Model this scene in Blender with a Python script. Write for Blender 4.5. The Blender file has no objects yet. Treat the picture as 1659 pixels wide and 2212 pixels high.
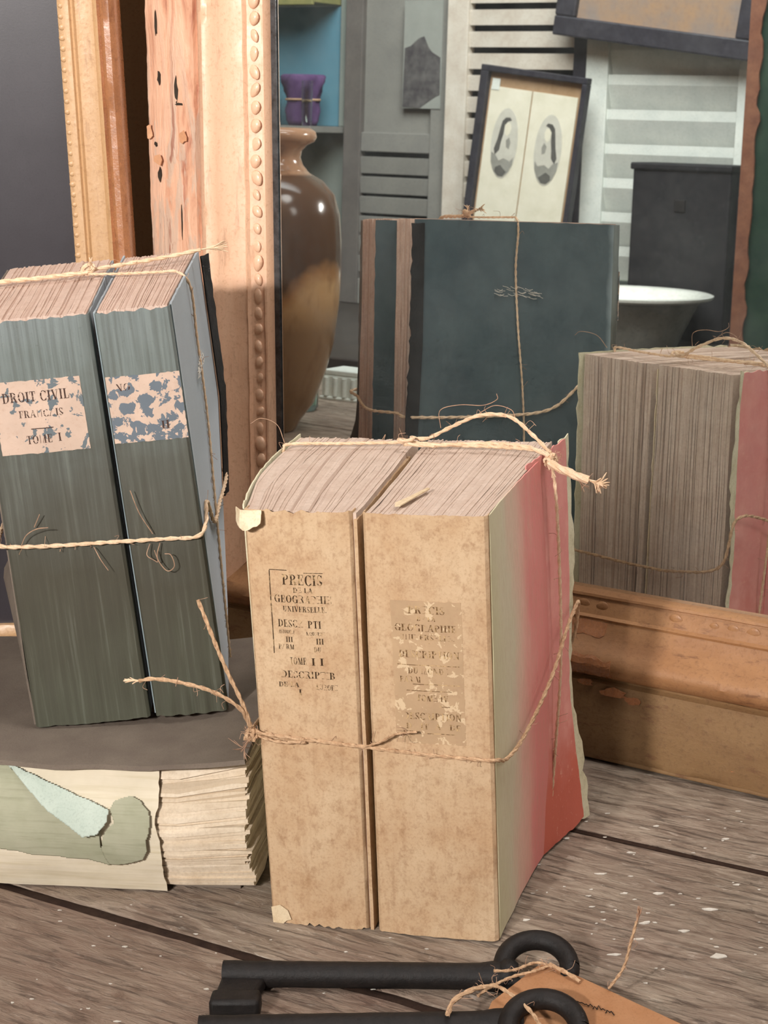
import bpy, bmesh, math, random
from mathutils import Vector, Matrix, Euler, noise
R = math.radians
U = 0.01                                   # all lengths below are in centimetres
scene = bpy.context.scene
COL = scene.collection
random.seed(7)

# ------------------------------------------------------------------ camera
F_PX, CAM_H, PITCH, ROLL = 4053.9, 44.98, 0.2899, -0.0299
cam_d = bpy.data.cameras.new('camera'); cam = bpy.data.objects.new('camera', cam_d); COL.objects.link(cam)
fw = Vector((0, math.cos(PITCH), -math.sin(PITCH))); up0 = Vector((0, math.sin(PITCH), math.cos(PITCH))); rt0 = Vector((1, 0, 0))
rt = math.cos(ROLL)*rt0 + math.sin(ROLL)*up0; up = -math.sin(ROLL)*rt0 + math.cos(ROLL)*up0
cam.matrix_world = Matrix(((rt.x, up.x, -fw.x, 0), (rt.y, up.y, -fw.y, 0), (rt.z, up.z, -fw.z, CAM_H*U), (0, 0, 0, 1)))
cam_d.sensor_fit = 'HORIZONTAL'; cam_d.sensor_width = 36.0; cam_d.lens = 36.0*F_PX/1659.0
cam_d.clip_start = 0.02; cam_d.clip_end = 50
cam_d.dof.use_dof = True; cam_d.dof.focus_distance = 0.93; cam_d.dof.aperture_fstop = 64
scene.camera = cam

# ------------------------------------------------------------------ mirror geometry (used to place the room it faces)
MA, MO, ML = 0.5911, 91.306, -0.0513
NH = Vector((math.sin(MA), math.cos(MA), 0)); TH = Vector((math.cos(MA), -math.sin(MA), 0))
def room(s, D, z=0.0):
    """point of the shop: s along the mirror wall, D in front of the mirror, z above the table"""
    p = NH*(MO-D) + TH*s
    return (p.x, p.y, z)

# ------------------------------------------------------------------ light
w = bpy.data.worlds.new('shop_ambience'); scene.world = w; w.use_nodes = True
bg = w.node_tree.nodes['Background']; bg.inputs[0].default_value = (1.0, 0.955, 0.90, 1); bg.inputs[1].default_value = 0.15
def lamp(name, loc, target, power, size, col=(1, .93, .84), shape='DISK', spread=180):
    d = bpy.data.lights.new(name, 'AREA'); d.shape = shape; d.size = size*U; d.energy = power; d.color = col; d.spread = R(spread)
    o = bpy.data.objects.new(name, d); COL.objects.link(o)
    o.location = Vector(loc)*U
    v = (Vector(target)-Vector(loc)); o.rotation_euler = v.to_track_quat('-Z', 'Y').to_euler()
    return o
lamp('spot_lamp', (-72, -59, 86), (-12, 112, 46), 6.8, 9, (1, .955, .915), 'DISK', 80)
lamp('spot_lamp', (-57, -67, 81), (-12, 112, 46), 2.0, 9, (1, .955, .915), 'DISK', 80)
lamp('soft_fill', (128, 26, 140), (6, 84, 8), 7, 60, (1, .97, .94))  # added side fill that brightens the tan pair's right cover
lamp('soft_fill', (34, 66, 178), (2, 88, 5), 12, 60, (1, .96, .93))  # overhead lamp of the shop ceiling
lamp('shutter_fill', (-110, 55, 160), (-212, 2, 36), 29, 110, (.95, .98, 1.0), 'SQUARE', 112)  # added fill on the reflected shutters and niche; no window stands here
scene.view_settings.view_transform = 'Standard'; scene.view_settings.look = 'None'
scene.view_settings.exposure = 0.0; scene.view_settings.gamma = 1.0; scene.view_settings.use_curve_mapping = False
cy = scene.cycles
cy.use_denoising = True; cy.max_bounces = 7; cy.glossy_bounces = 4; cy.diffuse_bounces = 3; cy.transmission_bounces = 6
cy.caustics_reflective = True; cy.sample_clamp_indirect = 12.0; cy.blur_glossy = 0.28
cy.use_adaptive_sampling = True; cy.adaptive_threshold = 0.05; cy.adaptive_min_samples = 12

# ------------------------------------------------------------------ helpers: colour and nodes
def lin(v):
    v /= 255.0
    return v/12.92 if v <= .04045 else ((v+.055)/1.055)**2.4
def c(r, g, b): return (lin(r), lin(g), lin(b), 1)
class NT:
    def __init__(s, name):
        s.m = bpy.data.materials.new(name); s.m.use_nodes = True; s.t = s.m.node_tree
        s.b = s.t.nodes['Principled BSDF']; s.L = s.t.links
        tc = s.t.nodes.new('ShaderNodeTexCoord'); mp = s.t.nodes.new('ShaderNodeMapping')
        mp.inputs['Scale'].default_value = (100, 100, 100); s.L.new(tc.outputs['Object'], mp.inputs[0]); s.v = mp.outputs[0]
    def put(s, sock, val):
        if hasattr(val, 'is_linked') or isinstance(val, bpy.types.NodeSocket): s.L.new(val, sock)
        else: sock.default_value = val
    def stretch(s, sc, off=(0, 0, 0)):
        mp = s.t.nodes.new('ShaderNodeMapping'); mp.inputs['Scale'].default_value = sc; mp.inputs['Location'].default_value = off
        s.L.new(s.v, mp.inputs[0]); return mp.outputs[0]
    def noise(s, scale=1, detail=4, rough=.55, vec=None, dist=0):
        n = s.t.nodes.new('ShaderNodeTexNoise'); s.L.new(vec or s.v, n.inputs['Vector'])
        n.inputs['Scale'].default_value = scale; n.inputs['Detail'].default_value = detail
        n.inputs['Roughness'].default_value = rough; n.inputs['Distortion'].default_value = dist
        return n.outputs['Fac']
    def vor(s, scale=1, vec=None, feature='F1'):
        n = s.t.nodes.new('ShaderNodeTexVoronoi'); n.feature = feature; s.L.new(vec or s.v, n.inputs['Vector']); n.inputs['Scale'].default_value = scale
        return n.outputs['Distance']
    def wave(s, scale, dist=2, vec=None, axis='X', ds=1.5):
        n = s.t.nodes.new('ShaderNodeTexWave'); n.bands_direction = axis; s.L.new(vec or s.v, n.inputs['Vector'])
        n.inputs['Scale'].default_value = scale; n.inputs['Distortion'].default_value = dist; n.inputs['Detail Scale'].default_value = ds; n.inputs['Detail'].default_value = 3
        return n.outputs['Fac']
    def ramp(s, fac, stops, interp='LINEAR'):
        n = s.t.nodes.new('ShaderNodeValToRGB'); n.color_ramp.interpolation = interp; s.L.new(fac, n.inputs[0])
        e = n.color_ramp.elements
        while len(e) < len(stops): e.new(.5)
        for k, (p, col) in enumerate(stops):
            e[k].position = p; e[k].color = col if len(col) == 4 else (*col, 1)
        return n.outputs[0]
    def bw(s, fac, a, b):
        n = s.t.nodes.new('ShaderNodeMapRange'); s.L.new(fac, n.inputs[0]); n.inputs[1].default_value = a; n.inputs[2].default_value = b
        return n.outputs[0]
    def mix(s, fac, a, b, mode='MIX'):
        n = s.t.nodes.new('ShaderNodeMix'); n.data_type = 'RGBA'; n.blend_type = mode
        s.put(n.inputs[0], fac); s.put(n.inputs[6], a); s.put(n.inputs[7], b); return n.outputs[2]
    def math(s, op, a, b=0.0):
        n = s.t.nodes.new('ShaderNodeMath'); n.operation = op; s.put(n.inputs[0], a); s.put(n.inputs[1], b); return n.outputs[0]
    def axis(s, k):
        n = s.t.nodes.new('ShaderNodeSeparateXYZ'); s.L.new(s.v, n.inputs[0]); return n.outputs[k]
    def attr(s, name):
        n = s.t.nodes.new('ShaderNodeAttribute'); n.attribute_name = name; return n.outputs['Fac']
    def bump(s, h, strength=.4, dist=.05):
        n = s.t.nodes.new('ShaderNodeBump'); n.inputs['Strength'].default_value = strength; n.inputs['Distance'].default_value = dist*U
        s.L.new(h, n.inputs['Height']); s.L.new(n.outputs[0], s.b.inputs['Normal'])
    def done(s, col=None, rough=.8, spec=.3, metal=0, **kw):
        if col is not None: s.put(s.b.inputs['Base Color'], col)
        s.put(s.b.inputs['Roughness'], rough); s.put(s.b.inputs['Specular IOR Level'], spec); s.put(s.b.inputs['Metallic'], metal)
        for k, v in kw.items(): s.put(s.b.inputs[k.replace('_', ' ')], v)
        return s.m

M = {}
def mottled(name, a, b, scale=1.2, rough=.85, spec=.25, bump=.2, fine=9, spots=None, metal=0):
    t = NT(name); n1 = t.noise(scale, 5, .6); n2 = t.noise(fine, 4, .6)
    col = t.mix(t.bw(n1, .32, .68), a, b)
    col = t.mix(t.math('MULTIPLY', t.bw(n2, .5, .8), .35), col, spots or tuple(x*.45 for x in a[:3])+(1,))
    t.bump(n2, bump, .06)
    return t.done(col, rough, spec, metal)

def m_table(name='weathered grey wood', tint=None):
    t = NT(name)
    n1 = t.noise(1.0, 6, .68, t.stretch((.30, 1.3, 1)), .9); n2 = t.noise(1.0, 6, .7, t.stretch((.30, 2.4, 1), (7, 3, 0)), .6)
    n3 = t.noise(.10, 3, .5); n4 = t.noise(1.3, 5, .7, t.stretch((.55, 1.6, 1), (1, 9, 0)), .5); n5 = t.noise(2.6, 4, .7, t.stretch((.6, 1.2, 1)))
    col = t.ramp(n1, [(.28, c(98, 83, 70)), (.44, c(134, 118, 103)), (.56, c(152, 137, 121)), (.74, c(170, 156, 139))])
    col = t.mix(t.math('MULTIPLY', t.bw(n2, .58, .68), .7), col, c(74, 60, 52))
    col = t.mix(t.math('MULTIPLY', t.bw(n5, .56, .72), .35), col, c(92, 78, 69))
    col = t.mix(t.math('MULTIPLY', t.bw(n4, .60, .68), .6), col, c(194, 182, 168))
    col = t.mix(t.math('MULTIPLY', t.bw(n3, .45, .7), .35), col, c(126, 98, 88))
    if tint: col = t.mix(.3, col, tint)
    h = t.math('SUBTRACT', t.math('ADD', n1, t.math('MULTIPLY', n4, .5)), t.math('MULTIPLY', t.bw(n2, .54, .70), .6))
    t.bump(h, 1.0, .2)
    return t.done(col, t.ramp(n4, [(.3, (.75,)*3), (.7, (.55,)*3)]), .25)
M['table_red'] = m_table('weathered red brown wood', c(126, 96, 84)); M['seam'] = mottled('dirt in the plank gaps', c(44, 32, 27), c(58, 44, 36), 1.5, .95, .1, .3)
M['table'] = m_table()

def m_pages(name, lo, mid, hi, stain=None):
    t = NT(name); r = t.attr('rnd'); n = t.noise(.9, 5, .65); f = t.noise(6, 3, .6)
    col = t.ramp(r, [(0, lo), (.10, mid), (.75, hi), (1, mid)])
    col = t.mix(t.math('MULTIPLY', t.bw(n, .38, .68), .5), col, stain or lo)
    col = t.mix(t.math('MULTIPLY', t.bw(f, .45, .75), .35), col, lo)
    t.bump(f, .35, .06)
    return t.done(col, .92, .1)
M['pages_a'] = m_pages('brown toned page edges', c(168, 144, 128), c(202, 180, 164), c(210, 190, 175), c(184, 160, 144))
M['pages_b'] = m_pages('tan page edges', c(170, 140, 124), c(206, 180, 164), c(214, 190, 175), c(188, 158, 142))
M['pages_l'] = m_pages('cream gathered sheets', c(178, 156, 130), c(220, 202, 178), c(230, 214, 192), c(200, 178, 150))

def m_spine(name, base, lightc, dark, str_=1.0):
    t = NT(name); n1 = t.noise(.30, 4, .6); n2 = t.noise(1.9, 6, .72, t.stretch((1.15, 1, .85))); n3 = t.noise(8, 4, .65); n4 = t.noise(1.0, 5, .65, t.stretch((2.6, 1, .12))); n5 = t.noise(.9, 5, .7)
    col = t.mix(t.bw(n1, .35, .65), base, lightc)
    col = t.mix(t.math('MULTIPLY', t.bw(n2, .50, .70), .5*str_), col, dark)
    col = t.mix(t.math('MULTIPLY', t.bw(n5, .55, .72), .25*str_), col, dark)
    col = t.mix(t.math('MULTIPLY', t.bw(n4, .54, .74), .20*str_), col, dark)
    col = t.mix(t.math('MULTIPLY', t.bw(n3, .52, .72), .35*str_), col, dark)
    col = t.mix(t.math('MULTIPLY', t.bw(n3, .46, .32), .25), col, lightc)
    t.bump(t.math('ADD', n2, t.math('MULTIPLY', n4, .5)), .35, .05)
    return t.done(col, .85, .18)
M['spine_a'] = m_spine('foxed tan paper', c(191, 157, 122), c(206, 178, 145), c(144, 103, 70))
M['edge_a'] = m_spine('pale worn paper', c(216, 194, 160), c(228, 210, 180), c(176, 144, 106))
M['lining'] = m_spine('pale torn lining paper', c(212, 204, 172), c(226, 220, 194), c(170, 158, 120))

def m_marbled():
    t = NT('pink stained wrapper'); y = t.axis(1); n = t.noise(.35, 4, .6, t.stretch((1, 1, .35))); f = t.noise(3, 4, .65, t.stretch((1, 2.2, .5)))
    d = t.math('ADD', y, t.math('MULTIPLY', t.math('SUBTRACT', n, .5), 4.5))
    col = t.ramp(t.bw(d, 0, 11.5), [(0, c(206, 200, 164)), (.26, c(212, 202, 176)), (.46, c(226, 182, 166)), (.66, c(224, 142, 136)), (.9, c(218, 134, 128))])
    col = t.mix(t.math('MULTIPLY', t.bw(f, .45, .75), .28), col, c(186, 160, 130))
    t.bump(f, .3, .05)
    return t.done(col, .8, .2)
M['pink'] = m_marbled()
def m_red():
    t = NT('rose red back board'); n = t.noise(.5, 4, .6); f = t.noise(2.6, 5, .7); z = t.axis(2)
    col = t.mix(t.bw(n, .35, .7), c(218, 140, 134), c(228, 160, 150))
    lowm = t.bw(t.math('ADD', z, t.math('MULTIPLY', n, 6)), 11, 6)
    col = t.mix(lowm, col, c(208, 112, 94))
    col = t.mix(t.math('MULTIPLY', t.bw(f, .60, .70), .55), col, c(232, 176, 156))
    t.bump(f, .3, .05)
    return t.done(col, .8, .2)
M['red'] = m_red()

def m_green():
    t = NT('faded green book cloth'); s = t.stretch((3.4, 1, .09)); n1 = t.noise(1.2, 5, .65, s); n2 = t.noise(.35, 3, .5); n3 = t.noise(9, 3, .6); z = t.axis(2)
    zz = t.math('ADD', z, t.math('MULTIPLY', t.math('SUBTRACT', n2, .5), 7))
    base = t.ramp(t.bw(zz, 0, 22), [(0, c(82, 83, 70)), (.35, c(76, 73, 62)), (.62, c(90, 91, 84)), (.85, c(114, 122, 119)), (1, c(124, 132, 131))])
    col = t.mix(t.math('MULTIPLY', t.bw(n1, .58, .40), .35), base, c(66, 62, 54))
    col = t.mix(t.math('MULTIPLY', t.bw(n1, .56, .72), .2), col, c(140, 144, 134))
    col = t.mix(t.math('MULTIPLY', t.bw(n3, .6, .8), .3), col, c(74, 72, 60))
    t.bump(t.math('ADD', n1, t.math('MULTIPLY', n3, .3)), .5, .06)
    return t.done(col, .75, .22)
M['green'] = m_green()
def m_blueboard():
    t = NT('dark blue grey board'); n = t.noise(.3, 4, .6); f = t.noise(8, 3, .6); y = t.axis(1)
    col = t.mix(t.bw(n, .35, .68), c(62, 76, 82), c(78, 92, 96))
    col = t.mix(t.math('MULTIPLY', t.bw(f, .55, .8), .25), col, c(104, 110, 100))
    edge = t.bw(t.math('ADD', y, t.math('MULTIPLY', n, 1.2)), 1.6, .9)
    col = t.mix(edge, col, c(150, 164, 168))
    t.bump(f, .2, .04)
    return t.done(col, .6, .3, 0, Sheen_Weight=.75, Sheen_Roughness=.35, Sheen_Tint=(.86, .93, 1.0, 1))
M['blue'] = m_blueboard()
def m_label(name, paper, flake, amount):
    t = NT(name); n = t.noise(1.55, 4, .6, None, .4); f = t.noise(.5, 4, .6); g = t.noise(5, 3, .6)
    col = t.mix(t.bw(f, .3, .7), paper, tuple(x*.82 for x in paper[:3])+(1,))
    col = t.mix(t.math('MULTIPLY', t.bw(g, .55, .8), .3), col, c(168, 128, 104))
    col = t.mix(t.bw(n, amount, amount+.012), col, flake)
    t.bump(n, .3, .05)
    return t.done(col, .85, .2)
M['label_b1'] = m_label('flaked cream label', c(206, 180, 162), c(104, 112, 116), .57)
M['label_b2'] = m_label('badly flaked cream label', c(206, 180, 162), c(104, 112, 120), .50)
M['label_a'] = m_label('worn label paper', c(192, 161, 127), c(212, 186, 152), .585)
def m_ink(name, ink, paper, amt):
    t = NT(name); n = t.noise(3.2, 4, .7)
    return t.done(t.mix(t.bw(n, amt, amt+.12), ink, paper), .9, .1)
M['ink_a'] = m_ink('faded black print', c(62, 46, 32), c(196, 164, 122), .53)
M['ink_a2'] = m_ink('rubbed away print', c(104, 76, 50), c(200, 168, 124), .46)
M['ink_b'] = m_ink('brown label print', c(74, 56, 50), c(214, 186, 166), .58)

def m_cream():
    t = NT('cream wrapper paper'); n = t.noise(.35, 4, .6); s = t.noise(1.2, 4, .6, t.stretch((.12, 1, 3.0)))
    col = t.mix(t.bw(n, .35, .7), c(224, 212, 190), c(212, 200, 176))
    col = t.mix(t.math('MULTIPLY', t.bw(s, .5, .75), .4), col, c(182, 166, 124))
    t.bump(s, .4, .05)
    return t.done(col, .85, .15)
M['cream'] = m_cream()
def m_sage():
    t = NT('sage green spine paper'); n = t.noise(.5, 4, .6); s = t.noise(2, 4, .65, t.stretch((.15, 1, 2.5)))
    col = t.mix(t.bw(n, .35, .7), c(158, 158, 134), c(172, 170, 148))
    col = t.mix(t.math('MULTIPLY', t.bw(s, .52, .75), .4), col, c(120, 122, 96))
    t.bump(s, .3, .04)
    return t.done(col, .85, .15)
M['sage'] = m_sage()
M['flap'] = mottled('pale blue green paper back', c(176, 188, 176), c(190, 200, 188), .6, .85, .15, .12)
M['greyboard'] = mottled('grey brown card cover', c(112, 100, 90), c(128, 116, 104), .3, .85, .2, .15, 12)

def m_twine():
    t = NT('jute twine'); n = t.noise(5, 4, .7); f = t.noise(1.0, 3, .5)
    col = t.mix(t.bw(n, .3, .7), c(150, 112, 82), c(214, 180, 144)); col = t.mix(t.math('MULTIPLY', t.bw(f, .4, .7), .5), col, c(200, 168, 136))
    return t.done(col, .85, .2)
M['twine'] = m_twine()
M['twine_pale'] = mottled('pale new twine', c(230, 202, 172), c(208, 174, 140), 3, .8, .2, .1, 12)
M['fibre'] = mottled('loose jute fibre', c(150, 118, 100), c(196, 158, 128), 3, .8, .2, .05, 12)

def m_gilt(name, a, b, deep, gloss=.38, wear=.5, ax=(1, 1, 1), chips=None, coat=.12):
    t = NT(name); n = t.noise(.5, 5, .6, t.stretch(ax)); f = t.noise(4, 5, .7); e = t.noise(1.3, 5, .7, t.stretch(ax, (3, 1, 5)))
    col = t.mix(t.bw(n, .34, .68), a, b)
    col = t.mix(t.math('MULTIPLY', t.bw(f, .52, .75), .5), col, deep)
    col = t.mix(t.math('MULTIPLY', t.bw(e, .58, .68), wear), col, chips or c(112, 62, 34))
    t.bump(t.math('ADD', f, e), .35, .06)
    return t.done(col, t.ramp(f, [(.3, (gloss,)*3), (.7, (gloss+.25,)*3)]), .6, 0, Coat_Weight=coat, Coat_Roughness=.24)
M['gilt_v'] = m_gilt('worn ochre gilding upright', c(220, 172, 138), c(230, 188, 156), c(174, 120, 82), .40, .3, (1.2, 1, .16), None, .55)
M['gilt_h'] = m_gilt('worn shaded ochre gilding rail', c(150, 104, 66), c(172, 126, 84), c(104, 66, 40), .42, .6, (.3, 1, 1.2), c(96, 56, 34))  # shade on the lower rail is darkened into this gilding colour
M['gilt_bead'] = m_gilt('gilded bead', c(196, 140, 92), c(212, 160, 112), c(136, 84, 50), .40, .4)
M['gilt_b'] = m_gilt('dull olive gilding', c(188, 148, 104), c(202, 162, 120), c(146, 102, 64), .36, .3, (1.2, 1, .16))
M['gilt_red'] = m_gilt('red brown bole edge', c(150, 98, 64), c(180, 122, 82), c(98, 56, 38), .16, .5, (1.2, 1, .4), None, .6)
def m_peel():
    t = NT('peeling pink veneer'); n = t.noise(.55, 5, .58, t.stretch((1.3, 1, .16)), 1.4); e = t.noise(.7, 5, .65, t.stretch((1.2, 1, .22), (4, 2, 9)), 1.0); z = t.axis(2); f = t.noise(3, 4, .6)
    col = t.ramp(n, [(.30, c(170, 110, 88)), (.40, c(208, 156, 126)), (.52, c(224, 178, 148)), (.66, c(216, 174, 148)), (.76, c(228, 186, 156))])
    lowm = t.bw(z, 42, 35)
    col = t.mix(t.math('MULTIPLY', t.math('MULTIPLY', t.bw(e, .50, .56), lowm), .75), col, c(196, 172, 152))
    col = t.mix(t.math('MULTIPLY', t.math('MULTIPLY', t.bw(e, .63, .66), lowm), .75), col, c(140, 78, 58))
    col = t.mix(t.math('MULTIPLY', t.bw(f, .58, .75), .2), col, c(150, 96, 70))
    t.bump(t.math('ADD', n, e), .9, .14)
    return t.done(col, .45, .5, 0, Coat_Weight=.2, Coat_Roughness=.15)
M['peel'] = m_peel()
M['peel_flake'] = mottled('lifted veneer flake', c(220, 172, 134), c(206, 150, 112), .8, .45, .4, .2, 5)
M['crack'] = mottled('dark gap under veneer', c(48, 34, 28), c(64, 58, 50), 1, .9, .1, .2)
M['rail_board'] = m_gilt('stained shaded yellow board', c(146, 114, 76), c(128, 96, 62), c(90, 64, 42), .5, .7, (.35, 1, 1.1), c(110, 72, 48))  # board colour also lowered for the shade on the rail
def m_mirror():
    t = NT('old mirror glass'); out = t.t.nodes['Material Output']
    g = t.t.nodes.new('ShaderNodeBsdfGlossy'); g.inputs['Roughness'].default_value = 0.0; g.inputs['Color'].default_value = (.80, .83, .81, 1)
    d = t.t.nodes.new('ShaderNodeBsdfDiffuse'); d.inputs['Color'].default_value = (.32, .34, .33, 1)
    n = t.noise(.25, 5, .65); mx = t.t.nodes.new('ShaderNodeMixShader')
    n2 = t.t.nodes.new('ShaderNodeMapRange'); t.L.new(n, n2.inputs[0]); n2.inputs[1].default_value = .4; n2.inputs[2].default_value = .8; n2.inputs[3].default_value = .03; n2.inputs[4].default_value = .10
    t.L.new(n2.outputs[0], mx.inputs[0]); t.L.new(g.outputs[0], mx.inputs[1]); t.L.new(d.outputs[0], mx.inputs[2]); t.L.new(mx.outputs[0], out.inputs[0])
    return t.m
M['mirror'] = m_mirror()
M['bevel'] = mottled('dark mirror edge', c(34, 34, 36), c(70, 72, 74), 1.5, .18, .6, .1)  # dark strip along the edge of the glass
M['black'] = mottled('black rebate', c(12, 11, 11), c(20, 18, 18), 1, .8, .2, .1)
M['darkglass'] = mottled('dark slate picture', c(52, 48, 52), c(60, 56, 60), .2, .35, .35, .03)
M['wallwood'] = m_gilt('brown wall boards', c(182, 130, 78), c(190, 140, 88), c(140, 96, 56), .6, .3, (1.2, 1, .12))
M['iron'] = mottled('black forged iron', c(23, 20, 19), c(34, 29, 27), 2, .6, .3, .45, 6)
M['tag'] = mottled('brown card tag', c(164, 116, 80), c(174, 128, 92), .8, .8, .2, .1, 10)
M['paintfleck'] = mottled('chalky white flakes', c(214, 208, 198), c(196, 188, 176), 2, .8, .2, .1)

# ------------------------------------------------------------------ helpers: meshes
class MB:
    def __init__(s): s.v, s.f, s.r = [], [], []
    def face(s, idx, r=.5): s.f.append(tuple(idx)); s.r.append(r)
    def pts(s, L):
        k = len(s.v); s.v += [tuple(p) for p in L]; return k
    def box(s, x0, x1, y0, y1, z0, z1, r=.5, M4=None, bev=0.0):
        P = [(x, y, z) for z in (z0, z1) for y in (y0, y1) for x in (x0, x1)]
        if M4: P = [tuple(M4 @ Vector(p)) for p in P]
        k = s.pts(P)
        for q in ((0, 2, 3, 1), (4, 5, 7, 6), (0, 1, 5, 4), (1, 3, 7, 5), (3, 2, 6, 7), (2, 0, 4, 6)): s.face([k+i for i in q], r)
        return s
    def tube(s, P, rad, n=8, r=.5, caps=True):
        P = [Vector(p) for p in P]
        if not hasattr(rad, '__len__'): rad = [rad]*len(P)
        t0 = (P[1]-P[0]).normalized(); ref = Vector((0, 0, 1)) if abs(t0.z) < .9 else Vector((1, 0, 0))
        a = t0.cross(ref).normalized(); rings = []
        for i, p in enumerate(P):
            t = (P[min(i+1, len(P)-1)]-P[max(i-1, 0)])
            if t.length < 1e-9: t = t0
            t.normalize(); a = (a-t*a.dot(t))
            a = a.normalized() if a.length > 1e-6 else t.orthogonal().normalized()
            b = t.cross(a)
            rings.append(s.pts([p+(a*math.cos(2*math.pi*j/n)+b*math.sin(2*math.pi*j/n))*rad[i] for j in range(n)]))
        for i in range(len(rings)-1):
            for j in range(n):
                s.face((rings[i]+j, rings[i]+(j+1) % n, rings[i+1]+(j+1) % n, rings[i+1]+j), r)
        if caps:
            s.face([rings[0]+j for j in range(n)][::-1], r); s.face([rings[-1]+j for j in range(n)], r)
        return s
    def lathe(s, prof, n=40, ctr=(0, 0, 0)):
        rings = [s.pts([(ctr[0]+rr*math.cos(2*math.pi*j/n), ctr[1]+rr*math.sin(2*math.pi*j/n), ctr[2]+z) for j in range(n)]) for rr, z in prof]
        for i in range(len(rings)-1):
            for j in range(n): s.face((rings[i]+j, rings[i]+(j+1) % n, rings[i+1]+(j+1) % n, rings[i+1]+j))
        return s
    def grid(s, G, th=0.0, r=.5):
        """G[i][j] points; gives a sheet, with thickness th along its normal"""
        nu, nv = len(G), len(G[0]); G = [[Vector(p) for p in row] for row in G]
        k = s.pts([p for row in G for p in row])
        for i in range(nu-1):
            for j in range(nv-1): s.face((k+i*nv+j, k+(i+1)*nv+j, k+(i+1)*nv+j+1, k+i*nv+j+1), r)
        if th:
            O = []
            for i in range(nu):
                for j in range(nv):
                    du = G[min(i+1, nu-1)][j]-G[max(i-1, 0)][j]; dv = G[i][min(j+1, nv-1)]-G[i][max(j-1, 0)]
                    n = du.cross(dv); n = n.normalized() if n.length > 1e-9 else Vector((0, 1, 0))
                    O.append(G[i][j]-n*th)
            q = s.pts(O)
            for i in range(nu-1):
                for j in range(nv-1): s.face((q+i*nv+j+1, q+(i+1)*nv+j+1, q+(i+1)*nv+j, q+i*nv+j), r)
            for i in range(nu-1):
                s.face((k+(i+1)*nv, k+i*nv, q+i*nv, q+(i+1)*nv), r); s.face((k+i*nv+nv-1, k+(i+1)*nv+nv-1, q+(i+1)*nv+nv-1, q+i*nv+nv-1), r)
            for j in range(nv-1):
                s.face((k+j, k+j+1, q+j+1, q+j), r); s.face((k+(nu-1)*nv+j+1, k+(nu-1)*nv+j, q+(nu-1)*nv+j, q+(nu-1)*nv+j+1), r)
        return s
    def prism(s, poly, fn, th):
        """flat outline poly (2-D) laid out by fn(a, b, depth) with thickness th"""
        n = len(poly); k = s.pts([fn(a, b, 0) for a, b in poly]); q = s.pts([fn(a, b, th) for a, b in poly])
        s.face([k+i for i in range(n)]); s.face([q+i for i in range(n)][::-1])
        for i in range(n): s.face((k+i, q+i, q+(i+1) % n, k+(i+1) % n))
        return s
    def mesh(s, name):
        me = bpy.data.meshes.new(name); me.from_pydata([(x*U, y*U, z*U) for x, y, z in s.v], [], s.f)
        a = me.attributes.new('rnd', 'FLOAT', 'FACE'); a.data.foreach_set('value', s.r)
        bm = bmesh.new(); bm.from_mesh(me); bmesh.ops.recalc_face_normals(bm, faces=bm.faces); bm.to_mesh(me); bm.free()
        return me
    def build(s, name, mat, parent=None, smooth=False, bevel=0, kind=None, label=None, subsurf=0):
        me = s.mesh(name)
        return link(name, me, mat, parent, smooth, bevel, kind, label, subsurf)
def link(name, me, mat, parent=None, smooth=False, bevel=0, kind=None, label=None, subsurf=0):
    o = bpy.data.objects.new(name, me); COL.objects.link(o); o.parent = parent
    if mat and not me.materials: me.materials.append(M[mat])
    if smooth:
        for p in me.polygons: p.use_smooth = True
        if smooth != 'all':
            try: me.set_sharp_from_angle(angle=R(38))
            except Exception: pass
    if bevel:
        b = o.modifiers.new('bevel', 'BEVEL'); b.width = bevel*U; b.segments = 2; b.limit_method = 'ANGLE'; b.angle_limit = R(35)
    if subsurf:
        b = o.modifiers.new('sub', 'SUBSURF'); b.levels = subsurf; b.render_levels = subsurf
    if kind: o['kind'] = kind
    if label: o['label'] = label
    return o
def thing(name, label, cat, loc=(0, 0, 0), rot=(0, 0, 0), group=None):
    o = bpy.data.objects.new(name, None); COL.objects.link(o); o.empty_display_size = .02
    o.location = Vector(loc)*U; o.rotation_euler = rot; tag(o, label, cat, group); return o
def tag(o, label, cat, group=None):
    o['label'] = label; o['category'] = cat
    if group: o['group'] = group
    return o
def struct(o): o['kind'] = 'structure'; return o
def nz(x, y=0.0, z=0.0): return noise.noise(Vector((x, y, z)))
def lerp(a, b, t): return a+(b-a)*t
def spl(P, n=10):
    """Catmull-Rom through P"""
    P = [Vector(p) for p in P]; Q = [P[0]*2-P[1]]+P+[P[-1]*2-P[-2]]; out = []
    for i in range(1, len(Q)-2):
        a, b, cc, d = Q[i-1:i+3]
        for k in range(n):
            t = k/n; out.append(.5*((2*b)+(cc-a)*t+(2*a-5*b+4*cc-d)*t*t+(3*b-a-3*cc+d)*t**3))
    out.append(P[-1]); return out
def resample(P, step):
    L = [0]
    for a, b in zip(P, P[1:]): L.append(L[-1]+(b-a).length)
    n = max(2, int(L[-1]/step)); out = []; k = 0
    for i in range(n+1):
        d = L[-1]*i/n
        while k < len(L)-2 and L[k+1] < d: k += 1
        seg = L[k+1]-L[k] or 1; out.append(P[k].lerp(P[k+1], min(1, (d-L[k])/seg)))
    return out
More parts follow.
